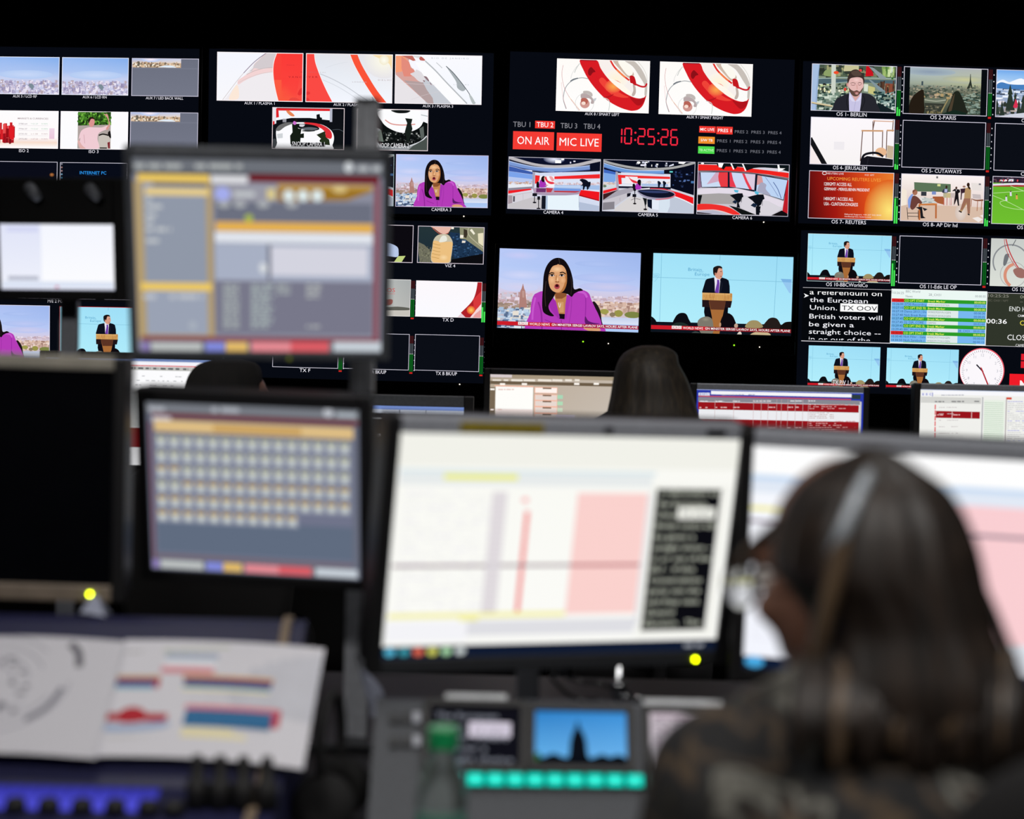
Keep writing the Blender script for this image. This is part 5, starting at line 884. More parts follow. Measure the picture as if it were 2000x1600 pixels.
r, s, M = desk_monitor((.08, 2.432, 1.126), (20.07, 9.97, .91), .518, .324, (.02, .02, .022, .022), 'large centre desk monitor with white page, pink block and black text column', ui_c, tm=silver, bmt=dgrey, base=(.033, 2.56, DZ), lit=(.226, -.174, .0028, led_g))
o = boxo('tape_label', (-.115, -.0075, .173), (.122, .002, .015), mat('yellow_tape', '8c7c1c', .7, scale=80), r, .0005, 'yellow tape strip'); o.matrix_local = M
for x in (.045, .215): o = boxo('bezel_mark', (x, -.0075, .173), (.03 if x > .1 else .012, .002, .009), dgrey, r, .0005); o.matrix_local = M
desk_monitor((.594, 2.359, 1.112), (-9.97, 8.95, 1.56), .518, .324, (.02, .02, .022, .022), 'large right desk monitor with white and pink page behind the dark-haired person', ui_d, tm=silver, base=(.62, 2.46, DZ))
desk_monitor((-.842, 2.5, 1.205), (0, 2, .5), .518, .318, (.019, .019, .02, .024), 'switched-off black desk monitor with grey rims at the far left', None, tm=mat('worn_grey_rim', '989488', .5), bmt=mat('warm_grey_rim', '7c7064', .5), base=(-.83, 2.62, DZ), lit=(.229, -.171, .0028, led_g))
r, s, M = desk_monitor((-.874, 3.265, 1.564), (-3.19, 5.4, -.69), .22, .124, (.028, .028, .088, .022), 'small bright white monitor in thick black housing at upper left', ui_e, base=(-.874, 3.36, DZ))
for x in (-.036, .08):
    bm = bmesh.new(); tube(bm, [(x - .012, -.006, .13), (x, -.022, .122), (x + .012, -.03, .112)], [.012, .011, .008], 10); o = done('knob', bm, silver, r, True); o.matrix_local = M

# pole with the two stacked programme monitors
p0, p1 = at(725, 202, 2.83), at(688, 1400, 2.83); px_, py_ = (p0.x + p1.x) / 2, 2.83
r = empty('monitor_pole', (px_, py_, DZ), 'tall grey aluminium pole holding two stacked monitors', 'pole')
bm = bmesh.new(); h = p0.z - DZ
for q in ((-.013, 0, .012, .038), (.013, 0, .012, .038), (0, 0, .018, .03)): box(bm, (q[0], q[1], h / 2), (q[2], q[3], h), .002)
done('pole_profile', bm, alu, r); boxo('pole_foot', (0, 0, .007), (.14, .14, .012), dgrey, r, .003); boxo('pole_cap', (0, 0, h + .003), (.04, .042, .006), black, r, .002)
for c, rot, W, H, bz, lb, fn, lit in (((-.394, 2.635, 1.539), (5.92, 16.21, -.82), .376, .301, (.0125, .0135, .017, .0135), 'upper pole monitor with gold and grey control page', ui_a, (.045, -.16, .0028, led_d)), ((-.399, 2.649, 1.177), (-8.15, 10.18, .75), .338, .270, (.017, .02, .0225, .0175), 'lower pole monitor with grid of small grey icons', ui_b, None)):
    r, s, M = desk_monitor(c, rot, W, H, bz, lb, fn, fm=dgrey if fn is ui_a else black, base=(px_, py_, DZ), group=None, name='pole_monitor') if 0 else (None, None, None)
    M0 = RM(rot); back = Vector(c) + M0.to_3x3() @ Vector((0, .055, 0)); r = empty('pole_monitor', back, lb, 'monitor'); M = Matrix.Translation(Vector(c) - back) @ M0
    s = panel(r, M, W, H, bz, .035, mat('bezel_charcoal', '4a4e54', .5) if fn is ui_a else black, tm=mat('bezel_upper_grey', '64686e', .5) if fn is ui_a else None)
    a = Art(-W / 2, H / 2, W / 2, -H / 2); fn(a); a.build('screen_image', s, -.0012)
    bm = bmesh.new(); e_ = Vector((px_, py_ - .03, c[2])) - back; tube(bm, [(0, -.01, 0), (e_.x * .5, e_.y * .7, 0), tuple(e_)], .014, 10); done('mount_arm', bm, black, r)
    bm = bmesh.new(); box(bm, (e_.x, e_.y + .004, e_.z), (.05, .012, .07), .003); done('pole_clamp', bm, black, r)
    if lit: led(r, lit[0], lit[1], lit[2], lit[3], M)

# ------------------------------------------------------------------ talkback console under the centre monitor
cM = RM((0, -36, 0)); cc = (.115, 2.325, .828); M3 = cM.to_3x3()
r = empty('talkback_console', (cc[0], cc[1], DZ), 'grey talkback console with lit turquoise buttons below the centre monitor', 'console')
pane = mat('console_grey', '3e4249', .55, scale=150); bm = bmesh.new()
prism(bm, [(2.23, DZ), (2.255, .733 + .012), (2.266, .747), (2.384, .909), (2.405, .909), (2.44, DZ)], -.182, .48)
bmesh.ops.transform(bm, matrix=Matrix.Translation(-Vector(r.location)), verts=bm.verts); done('housing', bm, pane, r)
R0 = Matrix.Translation(Vector(cc) - Vector(r.location)) @ cM
def onface(o): o.matrix_local = R0; return o
def rectpx(x0, y0, x1, y1):
    a = onplane(x0, y0, cc, cM); b = onplane(x1, y1, cc, cM); return a[0], a[1], b[0], b[1]
for q, fn, lb in (((842, 1382, 1014, 1500), small_prompt, 'dark text display'), ((1046, 1391, 1224, 1500), small_city, 'blue skyline display'), ((1268, 1394, 1412, 1506), small_list, 'pale list display')):
    x0, z1, x1, z0 = rectpx(*q); bm = bmesh.new()
    for c, sz in ((((x0 + x1) / 2, z1 + .005), (x1 - x0 + .02, .01)), (((x0 + x1) / 2, z0 - .005), (x1 - x0 + .02, .01)), ((x0 - .005, (z0 + z1) / 2), (.01, z1 - z0)), ((x1 + .005, (z0 + z1) / 2), (.01, z1 - z0))): box(bm, (c[0], -.004, c[1]), (sz[0], .012, sz[1]), .002)
    f = onface(done('display_frame', bm, black, r)); a = Art(x0, z1, x1, z0); fn(a); a.build('display_image', f, -.003, label=lb)
for x0, y0, x1, y1 in ((870, 1357, 990, 1377), (1255, 1368, 1410, 1388), (835, 1505, 1012, 1512), (1046, 1506, 1226, 1513)):
    q = rectpx(x0, y0, x1, y1); onface(boxo('label_strip', ((q[0] + q[2]) / 2, -.004, (q[1] + q[3]) / 2), (q[2] - q[0], .004, q[1] - q[3]), mat('white_label', 'b8bcc0', .6), r, .001))
lit = emit('turquoise_lamp', '18d8bc', 1.15)
for i in range(12):
    x = 851 + i * 38.8; q = onplane(x, 1527 + i * .35, cc, cM)
    b = onface(boxo('button', (q[0], -.004, q[1]), (.0248, .012, .021), mat('clear_keycap', '1c4c48', .4), r, .003)); a = Art(q[0] - .0115, q[1] + .0092, q[0] + .0115, q[1] - .0092)
    if i < 11: a.fill('04ccb4'); a.s('10f0d8', '150,80 850,80 900,280 850,480 150,480 100,280'); a.r('9cfff0', 300, 240, 700, 300); a.build('lit_cap', b, -.0106)
for i in range(6):
    x0, y0 = 770 + (i % 3) * 22, 1405 + (i // 3) * 46; q = onplane(x0, y0, cc, cM); onface(boxo('small_key', (q[0], -.003, q[1]), (.011, .01, .016), silver if i % 3 == 2 else dgrey, r, .002))

# ------------------------------------------------------------------ mixing console with two printed sheets
r = empty('mixing_console', (-.75, 2.2, DZ), 'navy mixing console with blue lit strip at lower left', 'console'); navy = mat('navy_painted_metal', '14163c', .5, scale=90)
PROF = [(1.95, DZ), (1.95, .79), (2.17, .833), (2.40, 1.006), (2.425, 1.012), (2.46, DZ)]
def cons(name, prof, x0, x1, m_):
    bm = bmesh.new(); prism(bm, prof, x0, x1); bmesh.ops.transform(bm, matrix=Matrix.Translation(-Vector(r.location)), verts=bm.verts); return done(name, bm, m_, r)
cons('housing', PROF, -1.25, -.285, navy)
cons('wooden_trim', [(1.945, DZ), (1.945, .794), (2.168, .838), (2.398, 1.011), (2.43, 1.017), (2.465, DZ)], -.318, -.306, mat('pale_wood_trim', '7a6a58', .6, scale=40))
a = Art(-1.2, .066, -.438, 0); a.fill('2c2c90', '5858e4'); a.U()
for i in range(40): a.r('20206c', i * 25, 0, i * 25 + 2, 562)
o = a.build('lit_strip', r, 0, label='blue lit strip'); o.matrix_local = Matrix.Translation(Vector((0, 2.1, .821)) - Vector(r.location)) @ Matrix.Rotation(math.radians(-79), 4, 'X')
kn = mat('black_rubber', '0d0d0f', .6)
for i, x in enumerate((30, 95, 160, 225, 290, 340)):
    p = at(x, 1575, 2.1); bm = bmesh.new(); lathe(bm, [(.014, 0), (.013, .012), (.008, .016), (.006, .016)], n=14); o = done('knob', bm, kn, r, True); o.location = Vector((p.x, 2.1, .8195)) - Vector(r.location)
for i, x in enumerate((385, 430, 475, 521)):
    p = at(x, 1530, 2.12); bm = bmesh.new(); lathe(bm, [(.0145, 0), (.0145, .03), (.0095, .036), (.0075, .06), (.006, .066)], n=14); o = done('fader_handle', bm, kn, r, True); o.location = Vector((p.x, 2.12, .8225)) - Vector(r.location)
for i in range(8):
    bm = bmesh.new(); box(bm, (0, 0, .004), (.012, .02, .01), .002); o = done('fader_cap', bm, dgrey, r); o.location = Vector((-.42 + i * .014 - .02 * (i > 3), 2.03, .806)) - Vector(r.location)
def sheet(name, c, W, H, rot, fn, label, bend):
    o = empty(name, c, label, 'paper', rot); a = Art(-W / 2, H / 2, W / 2, -H / 2); a.strips = 14; fn(a)
    me = bpy.data.meshes.new('paper_sheet'); V = []; F = []; n = 14
    for j in range(5):
        for i in range(n + 1): x = -W / 2 + W * i / n; z = H / 2 - H * j / 4; b = bend(x, z); V.append((x, b[0] + .0004, z + b[1]))
    for j in range(4):
        for i in range(n): k = j * (n + 1) + i; F.append((k, k + 1, k + n + 2, k + n + 1))
    me.from_pydata(V, [], F); link('paper_sheet', me, o, mat('white_paper', 'c6c8d2', .85, var=.03)); a.build('print', o, 0, PRINT, bend=bend); return o
W_ = .278
sheet('printed_sheet', (-.392, 2.262, .924), W_, .205, (0, -53, 2.2), sheet_right, 'printed sheet with red and blue bar diagrams on the mixing console', lambda x, z: (-.004 - .016 * max(0, (x / W_ + .2)) ** 2 * (1 if z > -.05 else .3), -.02 * max(0, x / W_) ** 2 + .006 * math.cos(x / W_ * 3)))
sheet('printed_sheet', (-.655, 2.258, .926), .262, .205, (0, -53, 0), sheet_left, 'printed sheet with grey circular plan, left of the bar diagram sheet', lambda x, z: (-.003 - .004 * math.cos(x * 9), .004 * math.cos(x * 12)))

# ------------------------------------------------------------------ bottle, cables, scrap
p = at(866, 1440, 1.98); r = empty('water_bottle', (p.x, 1.98, DZ), 'clear plastic water bottle with green cap before the talkback console', 'bottle'); top = p.z + .012 - DZ
clear = mat('clear_plastic', 'e8f0ec', .08, trans=.95, var=.02)
bm = bmesh.new(); lathe(bm, [(.024, 0), (.029, .006), (.03, .05), (.0275, .06), (.03, .07), (.03, top - .085), (.026, top - .06), (.0155, top - .032), (.0135, top - .02), (.0135, top - .014)], n=28); done('bottle_body', bm, clear, r, True)
bm = bmesh.new(); lathe(bm, [(.0175, top - .024), (.018, top - .022), (.018, top - .002), (.016, top)], n=26); done('cap', bm, mat('green_cap', '128a50', .4, var=.05), r, False)
bm = bmesh.new(); lathe(bm, [(.0303, .075), (.0306, .076), (.0306, .112), (.0303, .113)], n=28); done('label', bm, mat('green_label', '1c6c5c', .5), r, True)
r = empty('chrome_stand', (.185, 2.78, DZ), 'thin chrome stand behind the talkback console', 'stand'); chrome = mat('chrome', 'd0d4d8', .12, 1, var=.02)
bm = bmesh.new(); lathe(bm, [(.03, 0), (.03, .008), (.008, .014), (.006, .02), (.006, .16)], n=16); done('upright', bm, chrome, r, True)
bm = bmesh.new(); lathe(bm, [(.011, .095), (.013, .1), (.013, .115), (.011, .12)], n=14); done('collar', bm, chrome, r, True)
bm = bmesh.new(); tube(bm, [(-.012, -.01, .1), (.03, -.014, .098), (.045, -.014, .094)], .004, 8); done('lever', bm, chrome, r, True)
for i, pts in enumerate((((1082, 1300), (1102, 1318), (1135, 1332), (1180, 1338)), ((1075, 1322), (1092, 1342), (1112, 1358), (1140, 1368)))):
    bm = bmesh.new(); tube(bm, catmull([tuple(at(x, y, 2.72)) for x, y in pts] + [tuple(at(pts[-1][0] + 60, 1380, 2.72)), (.1 + .2 * i, 2.72, DZ + .004)], False, 5), .0035, 8)
    tag(done('cable', bm, mat('glossy_black_cable', '2a2c30', .15, coat=.6), None, True), ('upper' if i == 0 else 'lower') + ' of two thin glossy black cables below the centre monitor', 'cable')
p = at(720, 1350, 2.7); o = empty('paper_scrap', (p.x, 2.7, DZ), 'curled pale scrap hanging beside the aluminium pole', 'paper')
V = []; F = []
for j in range(9):
    t = j / 8; z = p.z + .035 - t * .075 - DZ; cx = -.012 + .022 * t + .01 * math.sin(t * 3); w = .004 + .011 * math.sin(min(1, t * 1.15) * 2.7)
    for k in range(4): V.append((cx + (k / 3 - .5) * 2 * w, -.006 * math.cos((k / 3 - .5) * 3), z))
for j in range(8):
    for k in range(3): F.append((j * 4 + k, j * 4 + k + 1, j * 4 + k + 5, j * 4 + k + 4))
me = bpy.data.meshes.new('curled_sheet'); me.from_pydata(V, [], F); link('curled_sheet', me, o, mat('pale_scrap', '9aa0b4', .6))
bm = bmesh.new(); tube(bm, [(V[0][0], 0, V[0][2]), (V[0][0] - .01, .06, V[0][2] + .01), (-.03, .1, V[0][2] + .005)], .0015, 6); done('tie', bm, black, o)

p = at(184, 1205, 2.425); o = empty('paper_scrap', (p.x, 2.425, 1.0135), 'small pale folded scrap standing on the mixing console below the switched-off monitor', 'paper')
me = bpy.data.meshes.new('folded_sheet'); me.from_pydata([(-.019, -.008, .004), (.019, -.012, -.001), (.004, 0, .028), (-.004, .001, .026), (-.016, .012, 0), (.022, .012, 0)], [], [(0, 1, 2, 3), (3, 2, 5, 4)]); link('folded_sheet', me, o, MATS['pale_scrap'])

r = empty('headphones', (-.234, 2.32, DZ), 'black headphones standing on the desk between the two consoles', 'headphones', (82, 0, 0)); hp = mat('black_headphone_plastic', '060608', .85)
bm = bmesh.new(); tube(bm, [(.062 * math.sin(t), .004, .115 + .068 * math.cos(t)) for t in [math.radians(-118 + 236 * k / 20) for k in range(21)]], .0075, 8); done('headband', bm, hp, r, True)
for s in (-1, 1):
    bm = bmesh.new(); lathe(bm, [(.03, -.02), (.041, -.014), (.043, 0), (.038, .012), (.02, .018)], n=22); o = done('ear_cup', bm, hp, r, True); o.matrix_local = Matrix.Translation((s * .056, 0, .045)) @ Matrix.Rotation(s * math.radians(82), 4, 'Y')
    bm = bmesh.new(); lathe(bm, [(.028, -.03), (.036, -.028), (.038, -.022), (.034, -.018)], n=22); q = done('ear_pad', bm, mat('black_foam', '060606', .95), o, True)

# ------------------------------------------------------------------ people
def remesh(bm, voxel, smooth=6, keep=.5):
    me = bpy.data.meshes.new('tmp'); bmesh.ops.recalc_face_normals(bm, faces=bm.faces[:]); bm.to_mesh(me); bm.free(); o = bpy.data.objects.new('tmp', me); COL.objects.link(o)
    d = o.modifiers.new('r', 'REMESH'); d.mode = 'VOXEL'; d.voxel_size = voxel
    d = o.modifiers.new('s', 'SMOOTH'); d.iterations = smooth; d.factor = .5
    dg = bpy.context.evaluated_depsgraph_get(); out = bpy.data.meshes.new_from_object(o.evaluated_get(dg)); bpy.data.objects.remove(o)
    for p in out.polygons: p.use_smooth = True
    return out
def ell(bm, c, rad, M=None, n=16):
    r_ = bmesh.ops.create_uvsphere(bm, u_segments=n, v_segments=n // 2 + 2, radius=1)
    for v in r_['verts']:
        v.co = Vector((v.co.x * rad[0], v.co.y * rad[1], v.co.z * rad[2])) + Vector(c)
        if M is not None: v.co = M @ v.co
def limb(bm, pts, rad, M=None, n=12):
    P = [Vector(p) for p in pts]; P = [M @ p for p in P] if M is not None else P
    tube(bm, P, rad, n)
    for p, q in zip(P, rad): ell(bm, p, (q, q, q), n=10)
def head_parts(bm, M):
    ell(bm, (0, -.012, .03), (.075, .094, .085), M); ell(bm, (0, .03, -.03), (.062, .068, .075), M); ell(bm, (0, .05, -.075), (.042, .042, .03), M); ell(bm, (0, .072, -.092), (.02, .018, .016), M)
    limb(bm, [(0, .088, .012), (0, .108, -.022)], [.009, .014], M, 8); ell(bm, (0, .096, -.026), (.018, .013, .009), M); ell(bm, (0, .085, .03), (.05, .014, .012), M)
    for s in (-1, 1): ell(bm, (s * .04, .072, -.02), (.022, .02, .02), M); ell(bm, (s * .076, -.005, -.012), (.009, .02, .031), M); ell(bm, (s * .074, 0, .006), (.012, .016, .012), M)
    ell(bm, (0, .09, -.058), (.024, .01, .006), M); ell(bm, (0, .087, -.068), (.021, .01, .007), M); limb(bm, [(0, -.02, -.02), (0, -.035, -.13)], [.05, .052], M)
def hand(bm, w, d, side, M=None):
    """palm and five bent fingers, w = wrist, d = forward direction"""
    w, d = Vector(w), Vector(d).normalized(); x = Vector((0, 0, 1)).cross(d).normalized() * -1
    for q in (-.022, 0, .022): limb(bm, [w + x * q * .6, w + d * .045 + x * q, w + d * .085 + x * q], [.016, .015, .012], M, 8)
    for q, L in ((-.03, .062), (-.01, .075), (.011, .07), (.031, .055)):
        k = w + d * .09 + x * q; limb(bm, [k - d * .02, k + d * L * .45 + Vector((0, 0, .006)), k + d * L * .8 - Vector((0, 0, .006)), k + d * L - Vector((0, 0, .016))], [.0095, .009, .008, .007], M, 8)
    k = w + d * .03 - x * side * .03; limb(bm, [w + d * .02, k, k + d * .035 - x * side * .018, k + d * .06 - x * side * .016 - Vector((0, 0, .008))], [.014, .012, .0105, .008], M, 8)
def person(loc, label, head, yaw, pitch, sh, skin, top, hairfn, voxel, lean=.05, roll=0, headscale=1.0, extra=None):
    """seated figure; loc = floor point under the hips, facing +Y; head = head centre in world, sh = shoulder height"""
    r = empty('person', loc, label, 'person'); L = Vector(loc); H = Vector(head) - L
    MH = Matrix.Translation(H) @ Matrix.Rotation(math.radians(yaw), 4, 'Z') @ Matrix.Rotation(math.radians(roll), 4, 'Y') @ Matrix.Rotation(math.radians(-pitch), 4, 'X') @ Matrix.Scale(headscale, 4)
    bm = bmesh.new(); head_parts(bm, MH)
    nk = Vector((H.x * .7, H.y * .8 - .02, sh + .05)); limb(bm, [MH @ Vector((0, -.03, -.08)), nk, (H.x * .3, H.y * .5, sh - .05)], [.052, .055, .07])
    def torso(bm, g):
        limb(bm, [(0, 0, .56), (0, .02, .72), (H.x * .15, lean * .6, sh - .22)], [.15 + g, .14 + g, .15 + g]); ell(bm, (H.x * .3, lean, sh - .13), (.175 + g, .12 + g, .17 + g))
        for s in (-1, 1):
            limb(bm, [(H.x * .4 + s * .05, lean + .01, sh + .03), (s * .165 + H.x * .3, lean, sh - .035), (s * .225 + H.x * .2, lean + .06, sh - .3)], [.055 + g, .065 + g, .048 + g]); limb(bm, [(s * .225 + H.x * .2, lean + .06, sh - .3), (s * .2, lean + .3, .785)], [.044 + g, .034 + g])
    torso(bm, 0)
    for s in (-1, 1):
        limb(bm, [(s * .2, lean + .27, .785), (s * .19, lean + .34, .778)], [.03, .026]); hand(bm, (s * .19, lean + .34, .776), (-s * .15, 1, -.02), s)
        limb(bm, [(s * .09, 0, .54), (s * .11, .42, .53), (s * .11, .44, .1)], [.088, .062, .045]); limb(bm, [(s * .11, .42, .055), (s * .115, .6, .04)], [.04, .03])
    link('body', remesh(bm, voxel, 4), r, skin)
    bm = bmesh.new(); torso(bm, .012); link('top', remesh(bm, voxel * 1.3, 5), r, top)
    bm = bmesh.new(); ell(bm, (0, -.01, .55), (.185, .15, .1))
    for s in (-1, 1): limb(bm, [(s * .09, 0, .55), (s * .11, .42, .54), (s * .11, .44, .12)], [.105, .076, .062])
    link('trousers', remesh(bm, voxel * 1.4, 4), r, mat('black_trousers', '101014', .8))
    for s in (-1, 1):
        bm = bmesh.new(); box(bm, (s * .113, .5, .035), (.085, .26, .07), .025, 3); done('shoe', bm, mat('black_leather', '0c0c0c', .4), r, True)
        bm = bmesh.new(); ell(bm, (s * .032, .083, .008), (.012, .012, .012), MH, 10); done('eye', bm, mat('eye_white', 'd8d4d0', .2), r, True)
        bm = bmesh.new(); tube(bm, [MH @ Vector(q) for q in ((s * .016, .094, .028), (s * .034, .094, .032), (s * .052, .08, .026))], .003, 6); done('eyebrow', bm, mat('brow_hair', '2a1c14', .8), r, True)
    hairfn(r, MH, L); return r, MH, L
def hair_mat(name, c0, c1, c2, rough=.42):
    M = bpy.data.materials.new(name); M.use_nodes = True; nt = M.node_tree; b = nt.nodes['Principled BSDF']
    tc = nt.nodes.new('ShaderNodeTexCoord'); mp = nt.nodes.new('ShaderNodeMapping'); mp.inputs['Scale'].default_value = (90, 90, 5)
    no = nt.nodes.new('ShaderNodeTexNoise'); no.inputs['Scale'].default_value = 1.0; no.inputs['Detail'].default_value = 5
    rp = nt.nodes.new('ShaderNodeValToRGB'); el = rp.color_ramp.elements
    el[0].position = .32; el[0].color = lin(c0) + [1]; el[1].position = .72; el[1].color = lin(c2) + [1]; e = el.new(.52); e.color = lin(c1) + [1]
    bp = nt.nodes.new('ShaderNodeBump'); bp.inputs['Strength'].default_value = .5; bp.inputs['Distance'].default_value = .003
    L = nt.links.new; L(tc.outputs['Object'], mp.inputs[0]); L(mp.outputs[0], no.inputs['Vector']); L(no.outputs['Fac'], rp.inputs[0]); L(rp.outputs[0], b.inputs['Base Color']); L(no.outputs['Fac'], bp.inputs['Height']); L(bp.outputs[0], b.inputs['Normal'])
    b.inputs['Roughness'].default_value = rough; return M
def hair_shell(r, L, Y, sl, hm, face, seed, MH, amp=.03):
    """sl = (y px, left px, right px, depth centre, depth radius); face = direction (deg) left open for the face, or None"""
    R = random.Random(seed); n = 72; ph = [(R.randint(5, 34), R.uniform(0, 6.28), R.uniform(-2, 2)) for _ in range(9)]
    S_ = []; P = [tuple(map(float, q)) for q in sl]
    for q in catmull(P, False, 4): S_.append(q)
    V = []; F = []
    for j, (y, xl, xr, dc, dr) in enumerate(S_):
        a, b = at(xl, y, Y), at(xr, y, Y); cx, cz, rx = (a.x + b.x) / 2, (a.z + b.z) / 2, (b.x - a.x) / 2
        for i in range(n):
            t = 2 * math.pi * i / n; k = 1 + amp * sum(math.sin(f * t + p + w * j / len(S_)) for f, p, w in ph) / 3 * min(1, j / 6)
            slope = (b.z - a.z) / 2 * math.cos(t); v = Vector((cx + rx * math.cos(t) * k, Y + dc + dr * math.sin(t) * k, cz + slope))
            if face:
                l = MH.inverted() @ (v - L)
                if l.y > .035 and l.z < .05 and abs(l.x) < .09: l.y = .03 * min(1, max(0, (l.z + .2) / .25)); v = MH @ l + L
            V.append(v - L)
    m_ = len(S_)
    for j in range(m_ - 1):
        for i in range(n): F.append((j * n + i, j * n + (i + 1) % n, (j + 1) * n + (i + 1) % n, (j + 1) * n + i))
    F.append(tuple(range(n))[::-1]); F.append(tuple((m_ - 1) * n + i for i in range(n)))
    me = bpy.data.meshes.new('hair'); me.from_pydata([tuple(v) for v in V], [], F)
    for p in me.polygons: p.use_smooth = True
    return link('hair', me, r, hm)
def lock(r, L, pts, rad, hm, name='hair_lock'):
    bm = bmesh.new(); P = catmull([tuple(at(x, y, Y) - L) for x, y, Y in pts], False, 5); n = len(P)
    tube(bm, P, [rad * (.12 + .88 * math.sin(math.pi * min(1, (i + .6) / n)) ** .7) for i in range(n)], 8); return done(name, bm, hm, r, True)
def chair(loc, yaw, label, group=None):
    r = empty('office_chair', loc, label, 'chair', (yaw, 0, 0), group); fab = mat('black_chair_fabric', '060507', .9, scale=200, bump=.3)
    boxo('seat', (0, .02, .43), (.48, .46, .075), fab, r, .03, seg=3)
    bm = bmesh.new(); O_ = [(.23 * math.copysign(abs(math.cos(t)) ** .55, math.cos(t)), .26 * math.copysign(abs(math.sin(t)) ** .7, math.sin(t))) for t in [2 * math.pi * k / 40 for k in range(40)]]; rings = [[bm.verts.new((x * k, y, z * k)) for x, z in O_] for k, y in ((.86, -.035), (.97, -.025), (1, 0), (.97, .022), (.86, .03))]; [bm.faces.new((A[i], A[(i + 1) % 40], B[(i + 1) % 40], B[i])) for A, B in zip(rings, rings[1:]) for i in range(40)]; bm.faces.new(rings[0][::-1]); bm.faces.new(rings[-1]); bmesh.ops.transform(bm, matrix=Matrix.Translation((0, -.27, .86)) @ Matrix.Rotation(math.radians(8), 4, 'X'), verts=bm.verts); done('backrest', bm, fab, r, True)
    bm = bmesh.new(); tube(bm, [(0, -.1, .42), (0, -.27, .46), (0, -.29, .68)], .018, 8); done('back_bar', bm, black, r)
    bm = bmesh.new(); lathe(bm, [(.03, .08), (.03, .24), (.02, .25), (.02, .41)], n=12); done('gas_post', bm, dgrey, r)
    for k in range(5):
        a = k * 2 * math.pi / 5 + .3; bm = bmesh.new(); tube(bm, [(0, 0, .1), (.27 * math.cos(a), .27 * math.sin(a), .075)], [.024, .016], 8); lg = done('leg', bm, black, r)
        bm = bmesh.new(); lathe(bm, [(.02, -.012), (.027, -.008), (.027, .008), (.02, .012)], n=14); c = done('castor', bm, dgrey, lg, True); c.matrix_local = Matrix.Translation((.27 * math.cos(a), .27 * math.sin(a), .0285)) @ Matrix.Rotation(math.pi / 2, 4, 'X')
    return r

skin = mat('skin', '7c5848', .5, var=.08, scale=60); skin2 = mat('warm_skin', '8c604c', .5, var=.08, scale=60)
# --- foreground person
brown = hair_mat('brown_hair', '0f0a07', '1e150f', '31251c', .5); lightl = hair_mat('light_brown_lock', '3c3024', '544434', '6a563e')
M = bpy.data.materials.new('patterned_blouse'); M.use_nodes = True; nt = M.node_tree; b = nt.nodes['Principled BSDF']; b.inputs['Roughness'].default_value = .85
tc = nt.nodes.new('ShaderNodeTexCoord'); no = nt.nodes.new('ShaderNodeTexNoise'); no.inputs['Scale'].default_value = 12; no.inputs['Detail'].default_value = 2.5; no.inputs['Distortion'].default_value = .6
rp = nt.nodes.new('ShaderNodeValToRGB'); el = rp.color_ramp.elements; rp.color_ramp.interpolation = 'EASE'
el[0].position = .3; el[0].color = lin('0a0a0c') + [1]; el[1].position = .7; el[1].color = lin('8c897c') + [1]
for p, c in ((.4, '121214'), (.45, '4a3c2c'), (.49, '181a1e'), (.54, '24221e'), (.58, '72716a'), (.62, '201e1c'), (.66, '54463a')): e = el.new(p); e.color = lin(c) + [1]
nt.links.new(tc.outputs['Object'], no.inputs['Vector']); nt.links.new(no.outputs['Fac'], rp.inputs[0]); nt.links.new(rp.outputs[0], b.inputs['Base Color'])
YR = 1.62
def hair_r(r, MH, L):
    hair_shell(r, L, YR, [(872, 1682, 1722, -.01, .012), (884, 1660, 1745, -.01, .035), (915, 1606, 1790, -.012, .065), (950, 1562, 1836, -.014, .085), (1000, 1530, 1868, -.016, .098), (1060, 1512, 1890, -.018, .105), (1110, 1512, 1900, -.022, .105), (1150, 1545, 1904, -.03, .098), (1200, 1572, 1908, -.04, .09), (1250, 1568, 1924, -.055, .08), (1300, 1560, 1950, -.07, .07), (1350, 1550, 1976, -.08, .06), (1395, 1548, 1996, -.085, .05), (1430, 1556, 1998, -.086, .04), (1462, 1600, 1975, -.084, .015)], brown, True, 4, MH)
    lock(r, L, [(1672, 980, 1.515), (1648, 1050, 1.51), (1625, 1150, 1.51), (1595, 1270, 1.52), (1562, 1380, 1.53)], .0085, lightl); lock(r, L, [(1790, 1150, 1.51), (1775, 1240, 1.52), (1790, 1320, 1.525), (1835, 1390, 1.53)], .009, lightl)
    RL = random.Random(3)
    for i in range(24):
        x = 1566 + i * 18 + RL.uniform(-8, 8); e = RL.uniform(-20, 55); lock(r, L, [(x + 6, 1270, 1.53), (x + 2, 1340, 1.505), (x, 1395, 1.492), (x - 3, 1435 + e * .5, 1.487), (x - 5 + RL.uniform(-14, 14), 1462 + e, 1.488)], RL.uniform(.007, .0105), lightl if i % 6 == 4 else brown)
    for q in ([(1532, 1005, 1.62), (1490, 1045, 1.66), (1450, 1085, 1.69), (1428, 1130, 1.7), (1422, 1175, 1.7)], [(1535, 1020, 1.63), (1498, 1058, 1.67), (1462, 1095, 1.7), (1440, 1150, 1.71)], [(1540, 1040, 1.64), (1500, 1075, 1.68), (1475, 1120, 1.7), (1468, 1170, 1.7)]): lock(r, L, q, .0045, lightl)
    for q in ([(1900, 1100, 1.6), (1935, 1180, 1.59), (1968, 1260, 1.58), (2010, 1350, 1.57)], [(1905, 1200, 1.58), (1945, 1290, 1.57), (1990, 1370, 1.56)], [(1902, 1130, 1.62), (1920, 1230, 1.6), (1965, 1330, 1.58)]): lock(r, L, q, .004, brown)
hd = at(1672, 1120, YR + .02)
r, MH, L = person((hd.x + .05, 1.54, 0), 'person with long brown hair, headset and patterned blouse in the right foreground', hd, 46, 14, 1.035, skin, M, hair_r, .0075, .04)
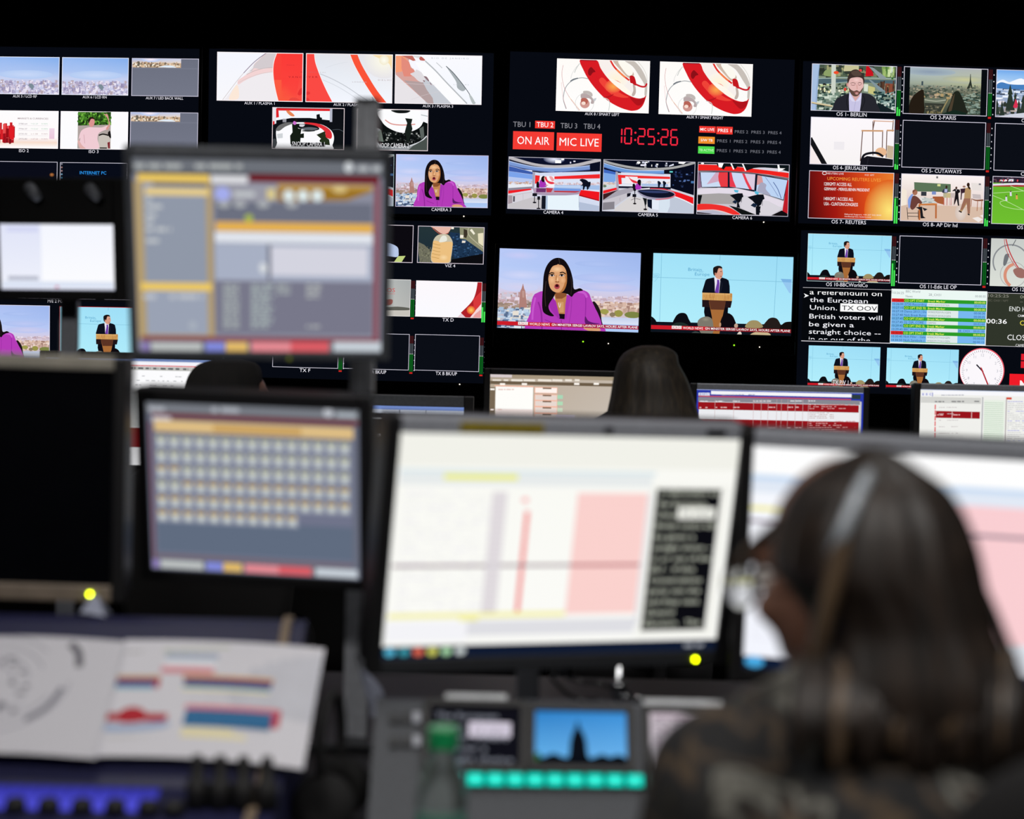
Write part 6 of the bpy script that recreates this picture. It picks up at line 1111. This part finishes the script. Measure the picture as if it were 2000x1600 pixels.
# headset band over the crown
bm = bmesh.new(); Pb = catmull([tuple(at(x, y, Y) - L) for x, y, Y in ((1590, 1150, 1.6), (1612, 1110, 1.56), (1636, 1060, 1.512), (1655, 1015, 1.509), (1676, 965, 1.52), (1692, 935, 1.542), (1704, 915, 1.59), (1735, 915, 1.63), (1790, 940, 1.67), (1840, 1000, 1.68), (1860, 1080, 1.67))], False, 5); tube(bm, Pb, .0065, 8); done('headset_band', bm, mat('light_grey_band', '9ca4ac', .22, coat=.5), r, True)
# glasses
gl = mat('dark_spectacle_frame', '1a1416', .3); gm = empty('glasses', (0, 0, 0), '', '') if 0 else None
bm = bmesh.new()
for s in (-1, 1):
    ring = [MH @ Vector((s * .034 + .026 * math.cos(t), .118 - .006 * abs(math.cos(t)), .004 + .021 * math.sin(t))) for t in [2 * math.pi * k / 20 for k in range(21)]]; tube(bm, ring, .0022, 6)
    tube(bm, [MH @ Vector(q) for q in ((s * .06, .112, .01), (s * .076, .06, .012), (s * .08, 0, .01), (s * .079, -.018, -.006))], .002, 6)
tube(bm, [MH @ Vector((-.009, .119, .008)), MH @ Vector((0, .121, .01)), MH @ Vector((.009, .119, .008))], .002, 6); g = done('glasses', bm, gl, r, True)
bm = bmesh.new()
for s in (-1, 1):
    vs = [bm.verts.new(MH @ Vector((s * .034 + .025 * math.cos(t), .117, .004 + .02 * math.sin(t)))) for t in [2 * math.pi * k / 20 for k in range(20)]]; bm.faces.new(vs)
done('lenses', bm, mat('spectacle_lens', 'f0f4f4', .03, trans=1, var=.01), g)
chair((.612, 1.55, 0), -14, 'black office chair with rounded back in the lower right corner')
# --- person on the rear row
dk = hair_mat('dark_blonde_hair', '1a1510', '2a231a', '3a3024', .65); blk = mat('black_knit_top', '0c0c0f', .9, scale=150, bump=.3); Y2 = 4.72
def hair_2(r, MH, L):
    hair_shell(r, L, Y2, [(675, 1255, 1288, 0, .014), (680, 1236, 1306, 0, .045), (692, 1217, 1322, 0, .07), (712, 1205, 1326, -.005, .09), (740, 1198, 1341, -.008, .105), (775, 1192, 1353, -.012, .108), (810, 1184, 1362, -.03, .1), (850, 1178, 1368, -.05, .085), (900, 1172, 1372, -.065, .07), (940, 1180, 1365, -.07, .05), (960, 1220, 1330, -.07, .02)], dk, True, 9, MH, .02)
h2 = at(1272, 775, Y2 + .01)
person((h2.x - .01, Y2 - .08, 0), 'person with long straight dark blonde hair and black top on the rear row', h2, 0, 6, 1.18, skin2, blk, hair_2, .011, .05, headscale=.9)
chair((h2.x - .01, Y2 - .14, 0), 3, 'black office chair behind the long-haired person on the rear row', 'office chairs on the rear row')
Y3 = 4.72; h3 = at(470, 785, Y3)
dark_h = hair_mat('black_hair', '060505', '0a0808', '100c0b', .95)
def hair_3(r, MH, L):
    hair_shell(r, L, Y3, [(702, 425, 470, 0, .02), (710, 392, 500, 0, .06), (726, 374, 510, 0, .088), (750, 364, 512, -.005, .1), (780, 362, 510, -.012, .1), (810, 372, 515, -.02, .09), (835, 392, 500, -.03, .07), (850, 420, 480, -.035, .03)], dark_h, True, 12, MH, .02)
person((h3.x, Y3 - .08, 0), 'person with short black hair half hidden behind the stacked pole monitors', h3, -62, 4, 1.13, skin2, blk, hair_3, .011, .05, headscale=.88)
chair((h3.x, Y3 - .14, 0), -4, 'black office chair behind the black-haired person on the rear row', 'office chairs on the rear row')
